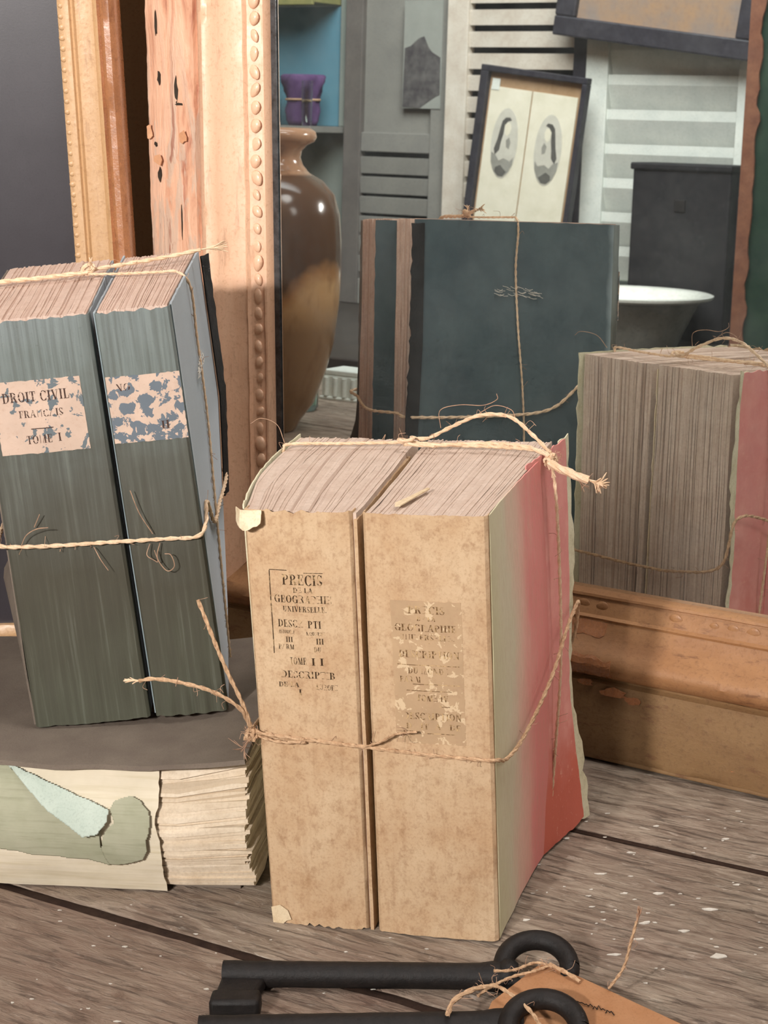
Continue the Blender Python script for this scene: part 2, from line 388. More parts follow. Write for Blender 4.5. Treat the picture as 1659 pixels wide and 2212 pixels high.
def strand(mb, P, rad, pitch=None, fuzz=0, fmb=None, seed=0, n=12, plies=2):
    """two twisted plies along the path, with loose hairs collected in fmb"""
    rnd = random.Random(seed); pitch = pitch or rad*13
    C = resample(spl(P, n), rad*1.1)
    a = (C[1]-C[0]).orthogonal().normalized(); plyP = [[] for _ in range(plies)]; d = 0
    for i, p in enumerate(C):
        t = (C[min(i+1, len(C)-1)]-C[max(i-1, 0)]).normalized(); a = (a-t*a.dot(t)).normalized(); b = t.cross(a)
        if i: d += (C[i]-C[i-1]).length
        for k in range(plies):
            ph = 2*math.pi*(d/pitch+k/plies); plyP[k].append(p+(a*math.cos(ph)+b*math.sin(ph))*rad*.36)
        if fmb is not None and rnd.random() < fuzz*1.6:
            q = Vector((rnd.gauss(0, 1), rnd.gauss(0, 1), rnd.gauss(0, 1))); L = rnd.uniform(.15, .7)
            e = p+(q-t*q.dot(t)*.3).normalized()*L; mid = (p+e)/2+Vector((rnd.gauss(0, .12), rnd.gauss(0, .12), rnd.gauss(0, .12)))
            fmb.tube(spl([p, mid, e], 4), .012, 3)
    for k in range(plies): mb.tube(plyP[k], [rad*.70*(1+.16*rnd.uniform(-1, 1)) for _ in plyP[k]], 6)
def fray(mb, p, direction, L, n, seed, spread=.25, rad=.025):
    rnd = random.Random(seed); p = Vector(p); dv = Vector(direction).normalized()
    for i in range(n):
        q = Vector((rnd.gauss(0, spread), rnd.gauss(0, spread), rnd.gauss(0, spread)))
        l = L*rnd.uniform(.55, 1.1); e = p+(dv+q).normalized()*l; mid = p+dv*l*.5+q*.12
        mb.tube(spl([p-dv*.15, mid, e], 4), [rad*x for x in ([1.0]*4+[.9]*4+[.5])], 4)
def hair(mb, P, rad=.018): mb.tube(spl(P, 8), rad, 4)

# page blocks: thickness split into many leaves; xl/xr give the two faces at (y, z)
def page_block(xl, xr, D, H, n, seed, y0=.2, z0=.05, jt=.10, jb=.14, jf=.03, fmap=None, ny=9, nz_=9, wob=.0):
    rnd = random.Random(seed); mb = MB(); fm = fmap or (lambda x, y, z: (x, y, z))
    ts = [0.0]
    for i in range(n): ts.append(ts[-1]+rnd.uniform(.5, 1.6))
    ts = [t/ts[-1] for t in ts]; lowf = rnd.uniform(0, 50)
    for i in range(n):
        dt = nz(lowf+i*.23)*jt*1.2+rnd.uniform(-jt, jt)*.8; db = nz(lowf+i*.19, 9)*jb*1.6+rnd.uniform(-jb, jb); df = rnd.uniform(-jf, jf)
        O = [(y0+df, z0), (D+db, z0)]
        for k in range(1, nz_): O.append((D+db+nz(i*.7, k*.9, seed)*jb*.9, lerp(z0, H+dt, k/nz_)))
        O.append((D+db, H+dt))
        for k in range(1, ny): O.append((lerp(D+db, y0+df, k/ny), H+dt+nz(i*.7, k*.8, seed+5)*jt*.7))
        O.append((y0+df, H+dt))
        for k in range(1, 7): O.append((y0+df+nz(i*.9, k*.8, seed+9)*jf, lerp(H+dt, z0, k/7)))
        a, b = ts[i], ts[i+1]; sh = rnd.random(); m = len(O); gap = 0
        def X(t, y, z): return lerp(xl(y, z), xr(y, z), t)+wob*nz(y*.25, z*.18, t*3+seed)
        k1 = mb.pts([fm(X(a+gap, y, z), y, z) for y, z in O]); k2 = mb.pts([fm(X(b-gap, y, z), y, z) for y, z in O])
        mb.face([k1+j for j in range(m)], sh); mb.face([k2+j for j in range(m)][::-1], sh)
        for j in range(m): mb.face((k1+j, k2+j, k2+(j+1) % m, k1+(j+1) % m), sh)
    return mb

# spine sheet: across x from x0(z) to x1(z), bulging to -y, wrapping a little round both corners
def spine_y(x, z, x0, x1, bulge, wr, seed):
    t = (2*x-x0-x1)/(x1-x0)
    return -bulge*(1-t*t)+wr*nz(x*1.6+seed, z*.12)+wr*.6*nz(x*.7, z*.5, seed)
def spine_sheet(x0f, x1f, H, bulge=.15, wr=.05, wrap=.5, torn_t=.12, torn_b=.06, seed=1, nx=40, nzv=70, zb=0.02, th=.05, base_fold=0):
    G = []
    cols = [('l', wrap), ('l', wrap*.5), ('l', .12)]+[('m', i/nx) for i in range(nx+1)]+[('r', .12), ('r', wrap*.5), ('r', wrap)]
    for kind, q in cols:
        row = []
        for j in range(nzv+1):
            v = j/nzv
            if kind == 'm': t = q
            elif kind == 'l': t = 0
            else: t = 1
            xt = lerp(x0f(H), x1f(H), t)
            top = H+torn_t*nz(xt*2.3, seed, 3)*1.6+torn_t*.7*nz(xt*7, seed)
            bot = zb+abs(torn_b*nz(xt*2.1, seed, 8)*1.6)+abs(torn_b*.8*nz(xt*6, seed, 2))
            z = lerp(bot, top, v); a, b = x0f(z), x1f(z)
            if kind == 'm':
                rr = .14; x = lerp(a, b, t); y = spine_y(x, z, a, b, bulge, wr, seed)
                ed = min(x-a, b-x)
                if ed < rr: y += rr-math.sqrt(max(0, rr*rr-(rr-ed)**2))
                if base_fold and z < 3.5: y += base_fold*math.sin(x*7+seed)*(3.5-z)/3.5
                row.append((x, y, z))
            else:
                x = a if kind == 'l' else b
                row.append((x+(.02*nz(z*.8, seed, q)), .14+q, z))
        G.append(row)
    return MB().grid(G, th)
def side_sheet(xf, y0, y1, H, th=.07, torn=.06, seed=1, ny=24, nzv=40, z0=.03, yb=None, tb=None):
    """side cover: x = xf(y, z), from y0 to y1(z)"""
    G = []
    for i in range(ny+1):
        row = []
        for j in range(nzv+1):
            v = j/nzv; z = lerp(z0, H, v); ye = (yb(z) if yb else y1)+torn*nz(z*1.7, seed)*1.5+torn*nz(z*5, seed, 4)
            y = lerp(y0, ye, i/ny); tz = H+torn*nz(y*1.5, seed, 7)*1.3; bz = z0+(tb(y) if tb else 0)+abs(torn*nz(y*1.4, seed, 1))
            z = lerp(bz, tz, v); row.append((xf(y, z), y, z))
        G.append(row)
    return MB().grid(G, th)

# ------------------------------------------------------------------ lettering (a small Didone alphabet made of polygons)
T_, t_ = .17, .055
def g_arc(cx, cy_, rx, ry, wx, wy, a0, a1, n=14):
    P = []
    for i in range(n+1):
        a = R(lerp(a0, a1, i/n)); P.append((cx+rx*math.cos(a), cy_+ry*math.sin(a)))
    for i in range(n, -1, -1):
        a = R(lerp(a0, a1, i/n)); P.append((cx+(rx-wx)*math.cos(a), cy_+(ry-wy)*math.sin(a)))
    return [[P[i], P[i+1], P[2*n-i], P[2*n+1-i]] for i in range(n)]
def g_r(x0, y0, x1, y1): return [[(x0, y0), (x1, y0), (x1, y1), (x0, y1)]]
def g_q(xa, ya, xb, yb, wd): return [[(xa, ya), (xa+wd, ya), (xb+wd, yb), (xb, yb)]]
def g_stem(x): return g_r(x, 0, x+T_, 1)+g_r(x-.09, 0, x+T_+.09, t_)+g_r(x-.09, 1-t_, x+T_+.09, 1)
def glyphs():
    G = {}
    G['I'] = (.36, g_stem(.1)); G[' '] = (.3, [])
    G['L'] = (.62, g_stem(.1)+g_r(.2, 0, .6, t_)+g_q(.54, 0, .57, .3, .045))
    G['E'] = (.68, g_stem(.1)+g_r(.2, 0, .62, t_)+g_r(.2, 1-t_, .6, 1)+g_r(.2, .48, .46, .48+t_)+g_r(.43, .36, .47, .66)+g_r(.56, .7, .6, 1)+g_r(.58, 0, .62, .3))
    G['F'] = (.64, g_stem(.1)+g_r(.2, 1-t_, .6, 1)+g_r(.2, .48, .46, .48+t_)+g_r(.43, .36, .47, .66)+g_r(.56, .7, .6, 1))
    G['T'] = (.7, g_r(.27, 0, .44, 1)+g_r(.18, 0, .53, t_)+g_r(.04, 1-t_, .67, 1)+g_r(.04, .72, .08, 1)+g_r(.63, .72, .67, 1))
    G['H'] = (.86, g_stem(.1)+g_stem(.56)+g_r(.2, .48, .6, .48+t_))
    G['D'] = (.8, g_stem(.1)+g_arc(.3, .5, .46, .5, T_, t_, -90, 90))
    G['P'] = (.7, g_stem(.1)+g_arc(.3, .73, .36, .27, T_*.9, t_, -90, 90))
    G['B'] = (.72, g_stem(.1)+g_arc(.3, .755, .32, .245, T_*.9, t_, -90, 90)+g_arc(.3, .265, .38, .265, T_*.9, t_, -90, 90))
    G['R'] = (.78, g_stem(.1)+g_arc(.3, .74, .35, .26, T_*.9, t_, -90, 90)+g_q(.58, 0, .36, .5, .17)+g_r(.52, 0, .8, t_))
    G['O'] = (.82, g_arc(.41, .5, .38, .52, T_, t_, 0, 360, 28))
    G['Q'] = (.82, g_arc(.41, .5, .38, .52, T_, t_, 0, 360, 28)+g_q(.55, -.2, .4, .1, .12))
    G['C'] = (.74, g_arc(.41, .5, .38, .52, T_, t_, 42, 318, 22)+g_r(.66, .7, .7, 1)+g_r(.66, 0, .7, .26))
    G['G'] = (.82, g_arc(.41, .5, .38, .52, T_, t_, 42, 318, 22)+g_r(.66, .7, .7, 1)+g_r(.58, 0, .75, .42)+g_r(.5, .42, .83, .42+t_))
    G['S'] = (.6, g_arc(.3, .74, .24, .28, .1, t_, 20, 200, 12)+g_arc(.3, .26, .26, .28, .1, t_, 200, 380, 12)+g_q(.40, .2, .07, .62, .17)+g_r(.5, .72, .54, 1)+g_r(.05, 0, .09, .3))
    G['A'] = (.82, g_q(.06, 0, .40, 1, .05)+g_q(.58, 0, .34, 1, .17)+g_r(.2, .3, .6, .3+t_)+g_r(-.03, 0, .22, t_)+g_r(.5, 0, .84, t_))
    G['V'] = (.82, g_q(.36, 0, .08, 1, .17)+g_q(.42, 0, .70, 1, .05)+g_r(0, 1-t_, .33, 1)+g_r(.58, 1-t_, .84, 1))
    G['N'] = (.86, g_r(.14, 0, .19, 1)+g_r(.66, 0, .71, 1)+g_q(.60, 0, .1, 1, .17)+g_r(.04, 0, .29, t_)+g_r(.56, 1-t_, .82, 1))
    G['M'] = (1.0, g_r(.12, 0, .17, 1)+g_r(.72, 0, .89, 1)+g_q(.42, 0, .12, 1, .17)+g_q(.46, 0, .78, 1, .05)+g_r(.03, 0, .27, t_)+g_r(.64, 0, .98, t_))
    G['U'] = (.84, g_r(.12, .3, .29, 1)+g_r(.62, .3, .67, 1)+g_arc(.395, .32, .275, .33, .12, t_, 180, 360)+g_r(.03, 1-t_, .38, 1)+g_r(.53, 1-t_, .78, 1))
    G['X'] = (.8, g_q(.52, 0, .1, 1, .17)+g_q(.1, 0, .6, 1, .05)+g_r(.02, 0, .28, t_)+g_r(.46, 0, .78, t_))
    G['Y'] = (.78, g_r(.3, 0, .47, .45)+g_q(.30, .45, .08, 1, .17)+g_q(.42, .45, .64, 1, .05)+g_r(.2, 0, .57, t_)+g_r(0, 1-t_, .33, 1))
    G['.'] = (.26, g_r(.06, 0, .2, .14)); G[','] = (.26, g_r(.06, 0, .2, .14)+g_q(.08, -.18, .12, 0, .07)); G['-'] = (.5, g_r(.05, .45, .45, .5)); G["'"] = (.22, g_q(.06, .75, .1, 1, .08))
    return G
GL = glyphs()
def text_w(s): return sum(GL[ch][0]+.08 for ch in s)
def text(mb, s, x, z, h, fn, width=None, drop=0, seed=0):
    """one line, left edge x, baseline z, cap height h; fn(x, z) -> 3-D point"""
    rnd = random.Random(seed); k = (width/(text_w(s)*h)) if width else 1.0
    for ch in s:
        wd, polys = GL[ch]; dz = rnd.uniform(-.02, .02)*h
        for P in polys:
            if rnd.random() < drop: continue
            q = mb.pts([fn(x+a*h*k, z+b*h+dz) for a, b in P]); mb.face(range(q, q+len(P)))
        x += (wd+.08)*h*k
    return x
def rule(mb, x0, x1, z, th, fn, n=8):
    for i in range(n):
        a, b = lerp(x0, x1, i/n), lerp(x0, x1, (i+1)/n); q = mb.pts([fn(a, z), fn(b, z), fn(b, z+th), fn(a, z+th)]); mb.face(range(q, q+4))
def vrule(mb, x, z0, z1, th, fn, n=12):
    for i in range(n):
        a, b = lerp(z0, z1, i/n), lerp(z0, z1, (i+1)/n); q = mb.pts([fn(x, a), fn(x+th, a), fn(x+th, b), fn(x, b)]); mb.face(range(q, q+4))

# ================================================================== THE SETTING
def plane_wall(name, mat, p0, p1, z0, z1, th=4):
    a, b = Vector(p0), Vector(p1); d = (b-a); L = d.length
    mb = MB(); mb.box(0, L, 0, th, 0, z1-z0)
    o = mb.build(name, mat); o.location = Vector((a.x, a.y, z0))*U; o.rotation_euler = (0, 0, math.atan2(d.y, d.x)); return struct(o)
M['floor'] = mottled('worn floor boards', c(96, 78, 62), c(112, 92, 74), .05, .7, .3, .2, 2)
M['wallpaint'] = mottled('grey green wall paint', c(122, 130, 122), c(134, 140, 132), .05, .8, .2, .1, 3)
fl = MB(); fl.box(-330, 200, -330, 200, -6, 0); fl = struct(fl.build('floor', 'floor')); fl.location.z = -84*U
# wall behind the mirror
pa, pb = room(-300, -8), room(120, -8)
plane_wall('wall_back', 'wallwood', pa, pb, -84, 190)
# wall the mirror faces
pa, pb = room(120, 218), room(-300, 218)
plane_wall('wall_front', 'wallpaint', pa, pb, -84, 190)

# table of grey planks
TA = -R(31.1)
table = thing('plank_table', 'weathered grey wooden plank table under the books, keys and mirror', 'table', (0, 0, 0), (0, 0, TA))
rnd = random.Random(3)
seams = [-24, -5.5, 12.5, 30, 44.7, 63.7, 82.75, 95.6]
for i, (a, b) in enumerate(zip(seams, seams[1:])):
    mb = MB(); rings = []; x0, x1, n = -172, 66, 260; g = .26 if i in (4, 5) else .10
    top = [0.0, 0.0, 0, 0, 0, 0, 0, 0][i]
    for k in range(n+1):
        x = lerp(x0, x1, k/n); ja = .10*nz(x*.35, i)+.07*nz(x*1.3, i, 4); jb = .10*nz(x*.35, i+1, 6)+.07*nz(x*1.3, i, 9)
        y0, y1 = a+g+ja, b-g+jb
        rings.append(mb.pts([(x, y0, -3), (x, y0, top-.25), (x, y0+.10, top-.05), (x, y0+.32, top), (x, y1-.32, top), (x, y1-.10, top-.05), (x, y1, top-.25), (x, y1, -3)]))
    for k in range(n):
        for j in range(8): mb.face((rings[k]+j, rings[k]+(j+1) % 8, rings[k+1]+(j+1) % 8, rings[k+1]+j))
    mb.face([rings[0]+j for j in range(8)]); mb.face([rings[-1]+j for j in range(8)])
    mb.build('plank', 'table_red' if i == 4 else 'table', table, smooth=True)
    if i:
        mb = MB(); P = []
        for k in range(301):
            x = lerp(x0+1, x1-1, k/300); wd = (.20+.10*nz(x*.4, i, 3)+.06*nz(x*1.7, i))*(.35 if i == 6 else .9); yc = a+.05*nz(x*.8, i, 7)
            P.append([(x, yc-wd-.12, -.10), (x, yc-wd*.4, -.055), (x, yc+wd*.4, -.05), (x, yc+wd+.12, -.10)])
        mb.grid(P, .5).build('seam_dirt', 'seam', table)
for x in (-166, 58):
    for y in (-18, 88):
        MB().box(x-3.5, x+3.5, y-3.5, y+3.5, -84, -3).build('leg', 'table', table, bevel=.3)
MB().box(-170, 64, -22, 94, -3.4, -2.6).build('dark_filler', 'black', table)  # added dark sheet that makes the plank gaps look shaded
MB().box(-168, 62, -20, -17, -12, -3).build('apron', 'table', table, bevel=.2)
MB().box(-168, 62, 88, 91, -12, -3).build('apron', 'table', table, bevel=.2)

# ================================================================== MIRROR
P0 = NH*(MO/math.cos(ML))
mirror = thing('gilt_mirror', 'large old mirror in a peeling ochre gilt frame behind the books', 'mirror', tuple(P0), (ML, 0, -MA))
XI0, XI1, ZI0, ZI1, FWS, FWB = -69.85, -7.0, 9.42, 62.0, 7.9, 9.3
MB().grid([[(x, 0, z) for z in (ZI0-.6, ZI1+.6)] for x in (XI0-.6, XI1+.6)], 0).build('mirror_glass', 'mirror', mirror)
MB().box(XI0-4, XI1+4, .25, 1.0, 3, ZI1+6).build('backboard', 'black', mirror)
MB().box(XI0-.1, XI0+.42, -.12, -.01, ZI0, ZI1).build('bevelled_edge', 'bevel', mirror, bevel=.05, label='dark bevelled glass edge')
# moulding profile: t from the outer edge (0) to the glass (1), h towards the viewer
PROF = [(0, -.8), (0, 2.2), (.02, 2.5), (.06, 2.62), (.3, 2.7), (.495, 2.62), (.508, 2.25), (.522, 2.3), (.54, 2.62), (.575, 2.85), (.615, 2.98), (.66, 2.85), (.69, 2.5), (.71, 2.2), (.75, 1.85), (.80, 1.55), (.845, 1.35), (.86, 1.40), (.872, 1.15), (.968, .75), (.975, .85), (.99, .8), (1.0, .55), (1.0, -.1)]
def moulding(a0, a1, fn, fo, mat, seed, lo=0, hi=None, n=150, name='frame_rail', worn=.05):
    pr = PROF[lo:hi]; mb = MB(); rings = []
    for k in range(n+1):
        pts = []
        for (t, h) in pr:
            s = lerp(a0-(1-t)*fo, a1+(1-t)*fo, k/n); hh = h+(worn*nz(s*.5, t*12, seed)+worn*.7*nz(s*2.1, t*18, seed) if .01 < t < .98 else 0)
            pts.append(fn(s, t, hh))
        rings.append(mb.pts(pts))
    m = len(pr)
    for k in range(n):
        for j in range(m-1): mb.face((rings[k]+j, rings[k]+j+1, rings[k+1]+j+1, rings[k+1]+j))
    for q in (rings[0], rings[-1]): mb.face([q+j for j in range(m)])
    return mb.build(name, mat, mirror, smooth=True)
fnL = lambda s, t, h: (XI0-FWS*(1-t), -h, s)
fnR = lambda s, t, h: (XI1+FWS*(1-t), -h, s)
fnB = lambda s, t, h: (s, -h, ZI0-FWB*(1-t))
fnT = lambda s, t, h: (s, -h, ZI1+FWB*(1-t))
SPLIT = 8
stile = moulding(ZI0, ZI1, fnL, FWB, 'gilt_v', 1, lo=SPLIT-1, name='stile_moulding')
peel = moulding(ZI0, ZI1, fnL, FWB, 'peel', 2, hi=SPLIT, name='stile_board', worn=.10)
railm = moulding(XI0, XI1, fnB, FWS, 'gilt_h', 3, lo=SPLIT-1, name='bottom_moulding', n=220)
railb = moulding(XI0, XI1, fnB, FWS, 'rail_board', 4, hi=SPLIT, name='bottom_board', n=220, worn=.07)
moulding(ZI0, ZI1, fnR, FWB, 'gilt_v', 5, name='stile_moulding')
moulding(XI0, XI1, fnT, FWS, 'gilt_h', 6, name='top_moulding')
FW = FWS
# little foot strip so the frame meets the table
MB().box(XI0-FWS, XI1+FWS, -2.45, .6, .02, ZI0-FWB+.3).build('foot_strip', 'rail_board', mirror, bevel=.1)
# carved bead row: one bead mesh, shared
bm = bmesh.new(); bmesh.ops.create_uvsphere(bm, u_segments=10, v_segments=7, radius=.44*U)
for v in bm.verts:
    v.co.y *= .62; v.co.z *= 1.12
    if v.co.z < 0: v.co.x *= 1.0-.25*(-v.co.z/(.46*U))
bead_me = bpy.data.meshes.new('bead'); bm.to_mesh(bead_me); bm.free(); bead_me.materials.append(M['gilt_v']); bead_worn = bead_me.copy(); bead_worn.materials.clear(); bead_worn.materials.append(M['gilt_h'])
for p in list(bead_me.polygons)+list(bead_worn.polygons): p.use_smooth = True
rnd = random.Random(11)
z = ZI0+.8
while z < 47:
    o = bpy.data.objects.new('bead', bead_me); COL.objects.link(o); o.parent = stile
    o.location = Vector((XI0-.62+rnd.uniform(-.05, .05), -.98, z))*U; s = rnd.uniform(.68, .95)
    o.scale = (s*rnd.uniform(.8, 1.05), s*rnd.uniform(.45, .95), s*rnd.uniform(.95, 1.2)); o.rotation_euler = (0, R(rnd.uniform(-40, 40)), 0); z += rnd.uniform(.98, 1.1)
x = -60.0
while x < -30:
    if rnd.random() < .82:
        o = bpy.data.objects.new('bead', bead_worn); COL.objects.link(o); o.parent = railm
        o.location = Vector((x, -.92, ZI0-.72))*U; s = rnd.uniform(.5, .85); o.scale = (s, s*rnd.uniform(.3, .7), s*1.1); o.rotation_euler = (0, R(90+rnd.uniform(-20, 20)), 0)
    x += 1.15
# lifted veneer and dark splits on the upright
def flake(poly, lift, mat, name, seed, th=.05, base=2.72):
    mb = MB(); n = len(poly); cx = sum(p[0] for p in poly)/n; cz = sum(p[1] for p in poly)/n; rr = random.Random(seed)
    fn = lambda a, b, d: (XI0-FW+a*.98, -(base+d+lift*max(0, (a-cx)*.25+(b-cz)*.12+.3)), b)
    mb.prism(poly, fn, th); return mb.build(name, mat, peel)
def blob(cx, cz, rx, rz, n, seed, j=.35):
    rr = random.Random(seed); return [(cx+rx*math.cos(2*math.pi*i/n)*(1+rr.uniform(-j, j)), cz+rz*math.sin(2*math.pi*i/n)*(1+rr.uniform(-j, j))) for i in range(n)]
for k, (cx, cz, rx, rz) in enumerate([(1.15, 41.2, .07, .8), (1.3, 37.9, .13, .4), (2.65, 37.2, .13, .75), (2.9, 36.35, .3, .09), (.9, 33.9, .12, .14), (1.15, 32.0, .13, .42), (2.85, 29.2, .05, 1.0)]):
    flake(blob(cx, cz, rx, rz, 9, k), 0, 'crack', 'split', k, .03)
for k, (cx, cz, rx, rz, l) in enumerate([(.50, 34.6, .24, .5, .3), (1.25, 32.95, .36, .34, .6), (3.2, 34.4, .34, .4, .4)]):
    flake(blob(cx, cz, rx, rz, 11, 40+k, .3), l, 'peel_flake', 'veneer_flake', k, .06, 2.74)
# chips along the worn lower rail
def rchip(poly, name, mat, base=2.6, th=.06):
    MB().prism(poly, lambda a, b, d: (a, -(base+d), b), th).build(name, mat, railb)
for k, (cx, cz, rx, rz) in enumerate([(-41.5, 2.9, .13, .12), (-40.2, 2.35, .28, .10), (-38.6, 2.0, .22, .14), (-37.4, 2.6, .5, .35), (-45.6, 3.2, .3, .12), (-37.2, 1.4, .3, .25)]):
    rchip(blob(cx, cz, rx, rz, 9, 70+k), 'worm_hole' if rx < .3 else 'stain_patch', 'crack' if rx < .3 else 'gilt_red', 2.62, .02)
for k, (cx, cz, rx, rz) in enumerate([(-44.4, 4.35, .8, .28), (-46.2, 4.7, .5, .2), (-43.2, 4.1, .5, .2)]):
    rchip(blob(cx, cz, rx, rz, 12, 90+k), 'veneer_flake', 'gilt_red', 2.72, .10)

# bare red-brown stretch where the gilding has gone, left part of the lower moulding
def on_rail(t):
    for (ta, ha), (tb_, hb) in zip(PROF[1:], PROF[2:]):
        if ta <= t <= tb_ and tb_ > ta: return lerp(ha, hb, (t-ta)/(tb_-ta))
    return 2.6
def rail_patch(x0, x1, t0, t1, mat, name, seed, off=.06):
    G = []
    for i in range(25):
        row = []
        for j in range(9):
            x = lerp(x0, x1, i/24); e = .16*nz(x*1.4, seed)+.1*nz(x*4, seed); t = lerp(t0-(e*.12 if True else 0), t1+.1*nz(x*1.1, seed, 5)*.3, j/8)
            row.append((x, -(on_rail(min(.97, max(.03, t)))+off+.02*nz(x*2, t*20)), ZI0-FWB*(1-t)))
        G.append(row)
    MB().grid(G, .05).build(name, mat, railm)
rail_patch(-50.5, -44.6, .535, .665, 'gilt_red', 'bare_patch', 3); rail_patch(-52, -45.6, .76, .84, 'gilt_red', 'bare_patch', 5, .04)

# ================================================================== DARK PICTURE IN A GILT FRAME, far left
pic = thing('picture_frame', 'dull gilt picture frame around a dark slate panel beside the mirror', 'frame', (-15.05, 116.0, 0), (R(-.6), 0, 0))
PW, PH, PFW = 31.0, 58.0, 3.55
PP = [(0, -1.2), (0, .6), (.12, .95), (.4, 1.15), (.75, 1.1), (.95, .85), (1.02, .7), (1.15, .8), (1.3, .72), (1.45, .45), (2.0, .28), (2.5, .35), (2.62, .5), (2.75, .42), (2.85, .6), (3.1, .62), (3.55, .4), (3.55, -.4)]
def pmould(name, a0, a1, fn, mat, lo=0, hi=None, n=110):
    pr = PP[lo:hi]; mb = MB(); rings = []
    for k in range(n+1):
        pts = []
        for e, h in pr:
            s = lerp(a0-(PFW-e), a1+(PFW-e), k/n); pts.append(fn(s, e, h+.03*nz(s*.9, e*2)+(0.03*nz(s*3, e, 5))))
        rings.append(mb.pts(pts))
    m = len(pr)
    for k in range(n):
        for j in range(m-1): mb.face((rings[k]+j, rings[k]+j+1, rings[k+1]+j+1, rings[k+1]+j))
    for q in (rings[0], rings[-1]): mb.face([q+j for j in range(m)])
    return mb.build(name, mat, pic, smooth=True)
fr = lambda s, e, h: (-e, -h, s); fl_ = lambda s, e, h: (-PW+e, -h, s); fb = lambda s, e, h: (s, -h, e); ft = lambda s, e, h: (s, -h, PH-e)
rs = pmould('right_rail', PFW, PH-PFW, fr, 'gilt_b', lo=7); pmould('outer_edge', PFW, PH-PFW, fr, 'gilt_red', hi=8)
pmould('left_rail', PFW, PH-PFW, fl_, 'gilt_b'); pmould('bottom_rail', -PW+PFW, -PFW, fb, 'gilt_b'); pmould('top_rail', -PW+PFW, -PFW, ft, 'gilt_b')
MB().box(-PW+PFW-.6, -PFW+.6, .0, .3, PFW-.6, PH-PFW+.6).build('dark_panel', 'darkglass', pic, label='dark slate picture panel')
bm = bmesh.new(); bmesh.ops.create_uvsphere(bm, u_segments=8, v_segments=5, radius=.20*U)
for v in bm.verts: v.co.y *= .35
sc_me = bpy.data.meshes.new('scallop'); bm.to_mesh(sc_me); bm.free(); sc_me.materials.append(M['gilt_b'])
for p in sc_me.polygons: p.use_smooth = True
z = 22.0
while z < 46:
    o = bpy.data.objects.new('scallop', sc_me); COL.objects.link(o); o.parent = rs; o.location = Vector((-3.32+rnd.uniform(-.03, .03), -.52, z))*U; s = rnd.uniform(.8, 1.1); o.scale = (s*1.15, s, s*.9); z += .62

# ================================================================== BOOK PAIR WITH TAN SPINES (centre)
PA = (-0.615, 80.424, 0.0); RA = (0.0035, -0.0154, -0.2606); HA = 21.0
def a_thing(name, label, cat, group=None): return thing(name, label, cat, PA, RA, group)
# left volume
a1_l = lambda y, z: -5.62-.003*(z-10)-(y/13.5)*1.35*(.7+.3*z/21)-.55*math.sin(min(1, max(0, y/13.5))*math.pi)*(z/21)**2
a1_r = lambda y, z: -.40+.009*(z-8)-(y/13.5)*.25
b1 = a_thing('paperbound_volume', 'foxed tan paperbound volume, left of the twine-tied centre pair, framed print on spine', 'book')
page_block(lambda y, z: a1_l(y, z)+.06, lambda y, z: a1_r(y, z)-.1, 13.3, HA-.12, 60, 5, y0=.25, jt=.035, jb=.11, wob=.12).build('page_block', 'pages_a', b1)
sx0 = lambda z: a1_l(0, z); sx1 = lambda z: a1_r(0, z)-.26
spine_sheet(sx0, sx1, HA-.02, .16, .05, .6, .10, .16, 21).build('spine', 'spine_a', b1, smooth=True)
side_sheet(lambda y, z: a1_r(y, z)-.02+.03*nz(z*.4, y*.4, 3), .05, 11.0, HA-.4, .16, .06, 31).build('cover', 'spine_a', b1, smooth=True)
side_sheet(lambda y, z: a1_l(y, z)-.02, .6, 13.6, HA, .07, .10, 33).build('cover', 'lining', b1, smooth=True)
fa = lambda x, z: (x, spine_y(x, z, sx0(z), sx1(z), .16, .05, 21)-.015, z)
mb = MB()
rule(mb, -4.55, -3.7, 18.16, .035, fa); rule(mb, -2.9, -2.0, 18.06, .03, fa); vrule(mb, -4.57, 14.1, 18.15, .04, fa)
lines = [('PRECIS', -3.95, 17.48, .50, 1.95, .04), ('DE LA', -3.45, 17.12, .24, .95, .22), ('GEOGRAPHIE', -4.38, 16.62, .36, 2.75, .12), ('UNIVERSELLE,', -4.0, 16.18, .27, 2.1, .28), ('-', -3.02, 15.86, .3, .24, 0),
         ('DESCR', -4.28, 15.42, .36, 1.22, .1), ('PTI', -2.85, 15.40, .36, .65, .1), ('HISTORIQUE', -4.3, 15.10, .17, .82, .25), ('MODERNE', -2.95, 15.05, .17, .92, .3), ('III', -3.95, 14.68, .26, .36, .05), ('III', -2.5, 14.62, .28, .38, .08),
         ('PARM', -4.32, 14.33, .24, .78, .2), ('DU', -2.62, 14.24, .24, .36, .2), ('TOME', -3.82, 13.60, .34, .82, .25), ('I I', -2.78, 13.58, .36, .62, .1), ('DESCRIPTIB', -4.28, 12.92, .34, 2.62, .22), ('DE LA', -4.42, 12.46, .24, 1.0, .2), ('EUROPE', -2.62, 12.38, .26, 1.05, .3), ('I', -3.48, 12.08, .28, .18, 0)]
for k, (s, x, z, h, wd, dr) in enumerate(lines): text(mb, s, x, z, h, fa, wd, dr, k)
mb.build('printed_title', 'ink_a', b1, label='black printed title PRECIS DE LA GEOGRAPHIE')
# torn curl of paper at its top left corner
G = []
for i in range(9):
    row = []
    for j in range(9):
        u, v = i/8, j/8; x = -6.0+1.35*u; z = 21.05-(.95*v)*(1-.55*abs(u-.45)*1.4+.08*nz(u*5, v*5)); y = -.28-.22*math.sin(u*2.4)*(.4+v)-.10*v
        if u < .25: y += (.25-u)*1.6
        row.append((x, y+.06*nz(u*4, v*3, 2), z))
    G.append(row)
MB().grid(G, .04).build('torn_curl', 'edge_a', b1, smooth=True, label='curled scrap of torn paper at the top corner')
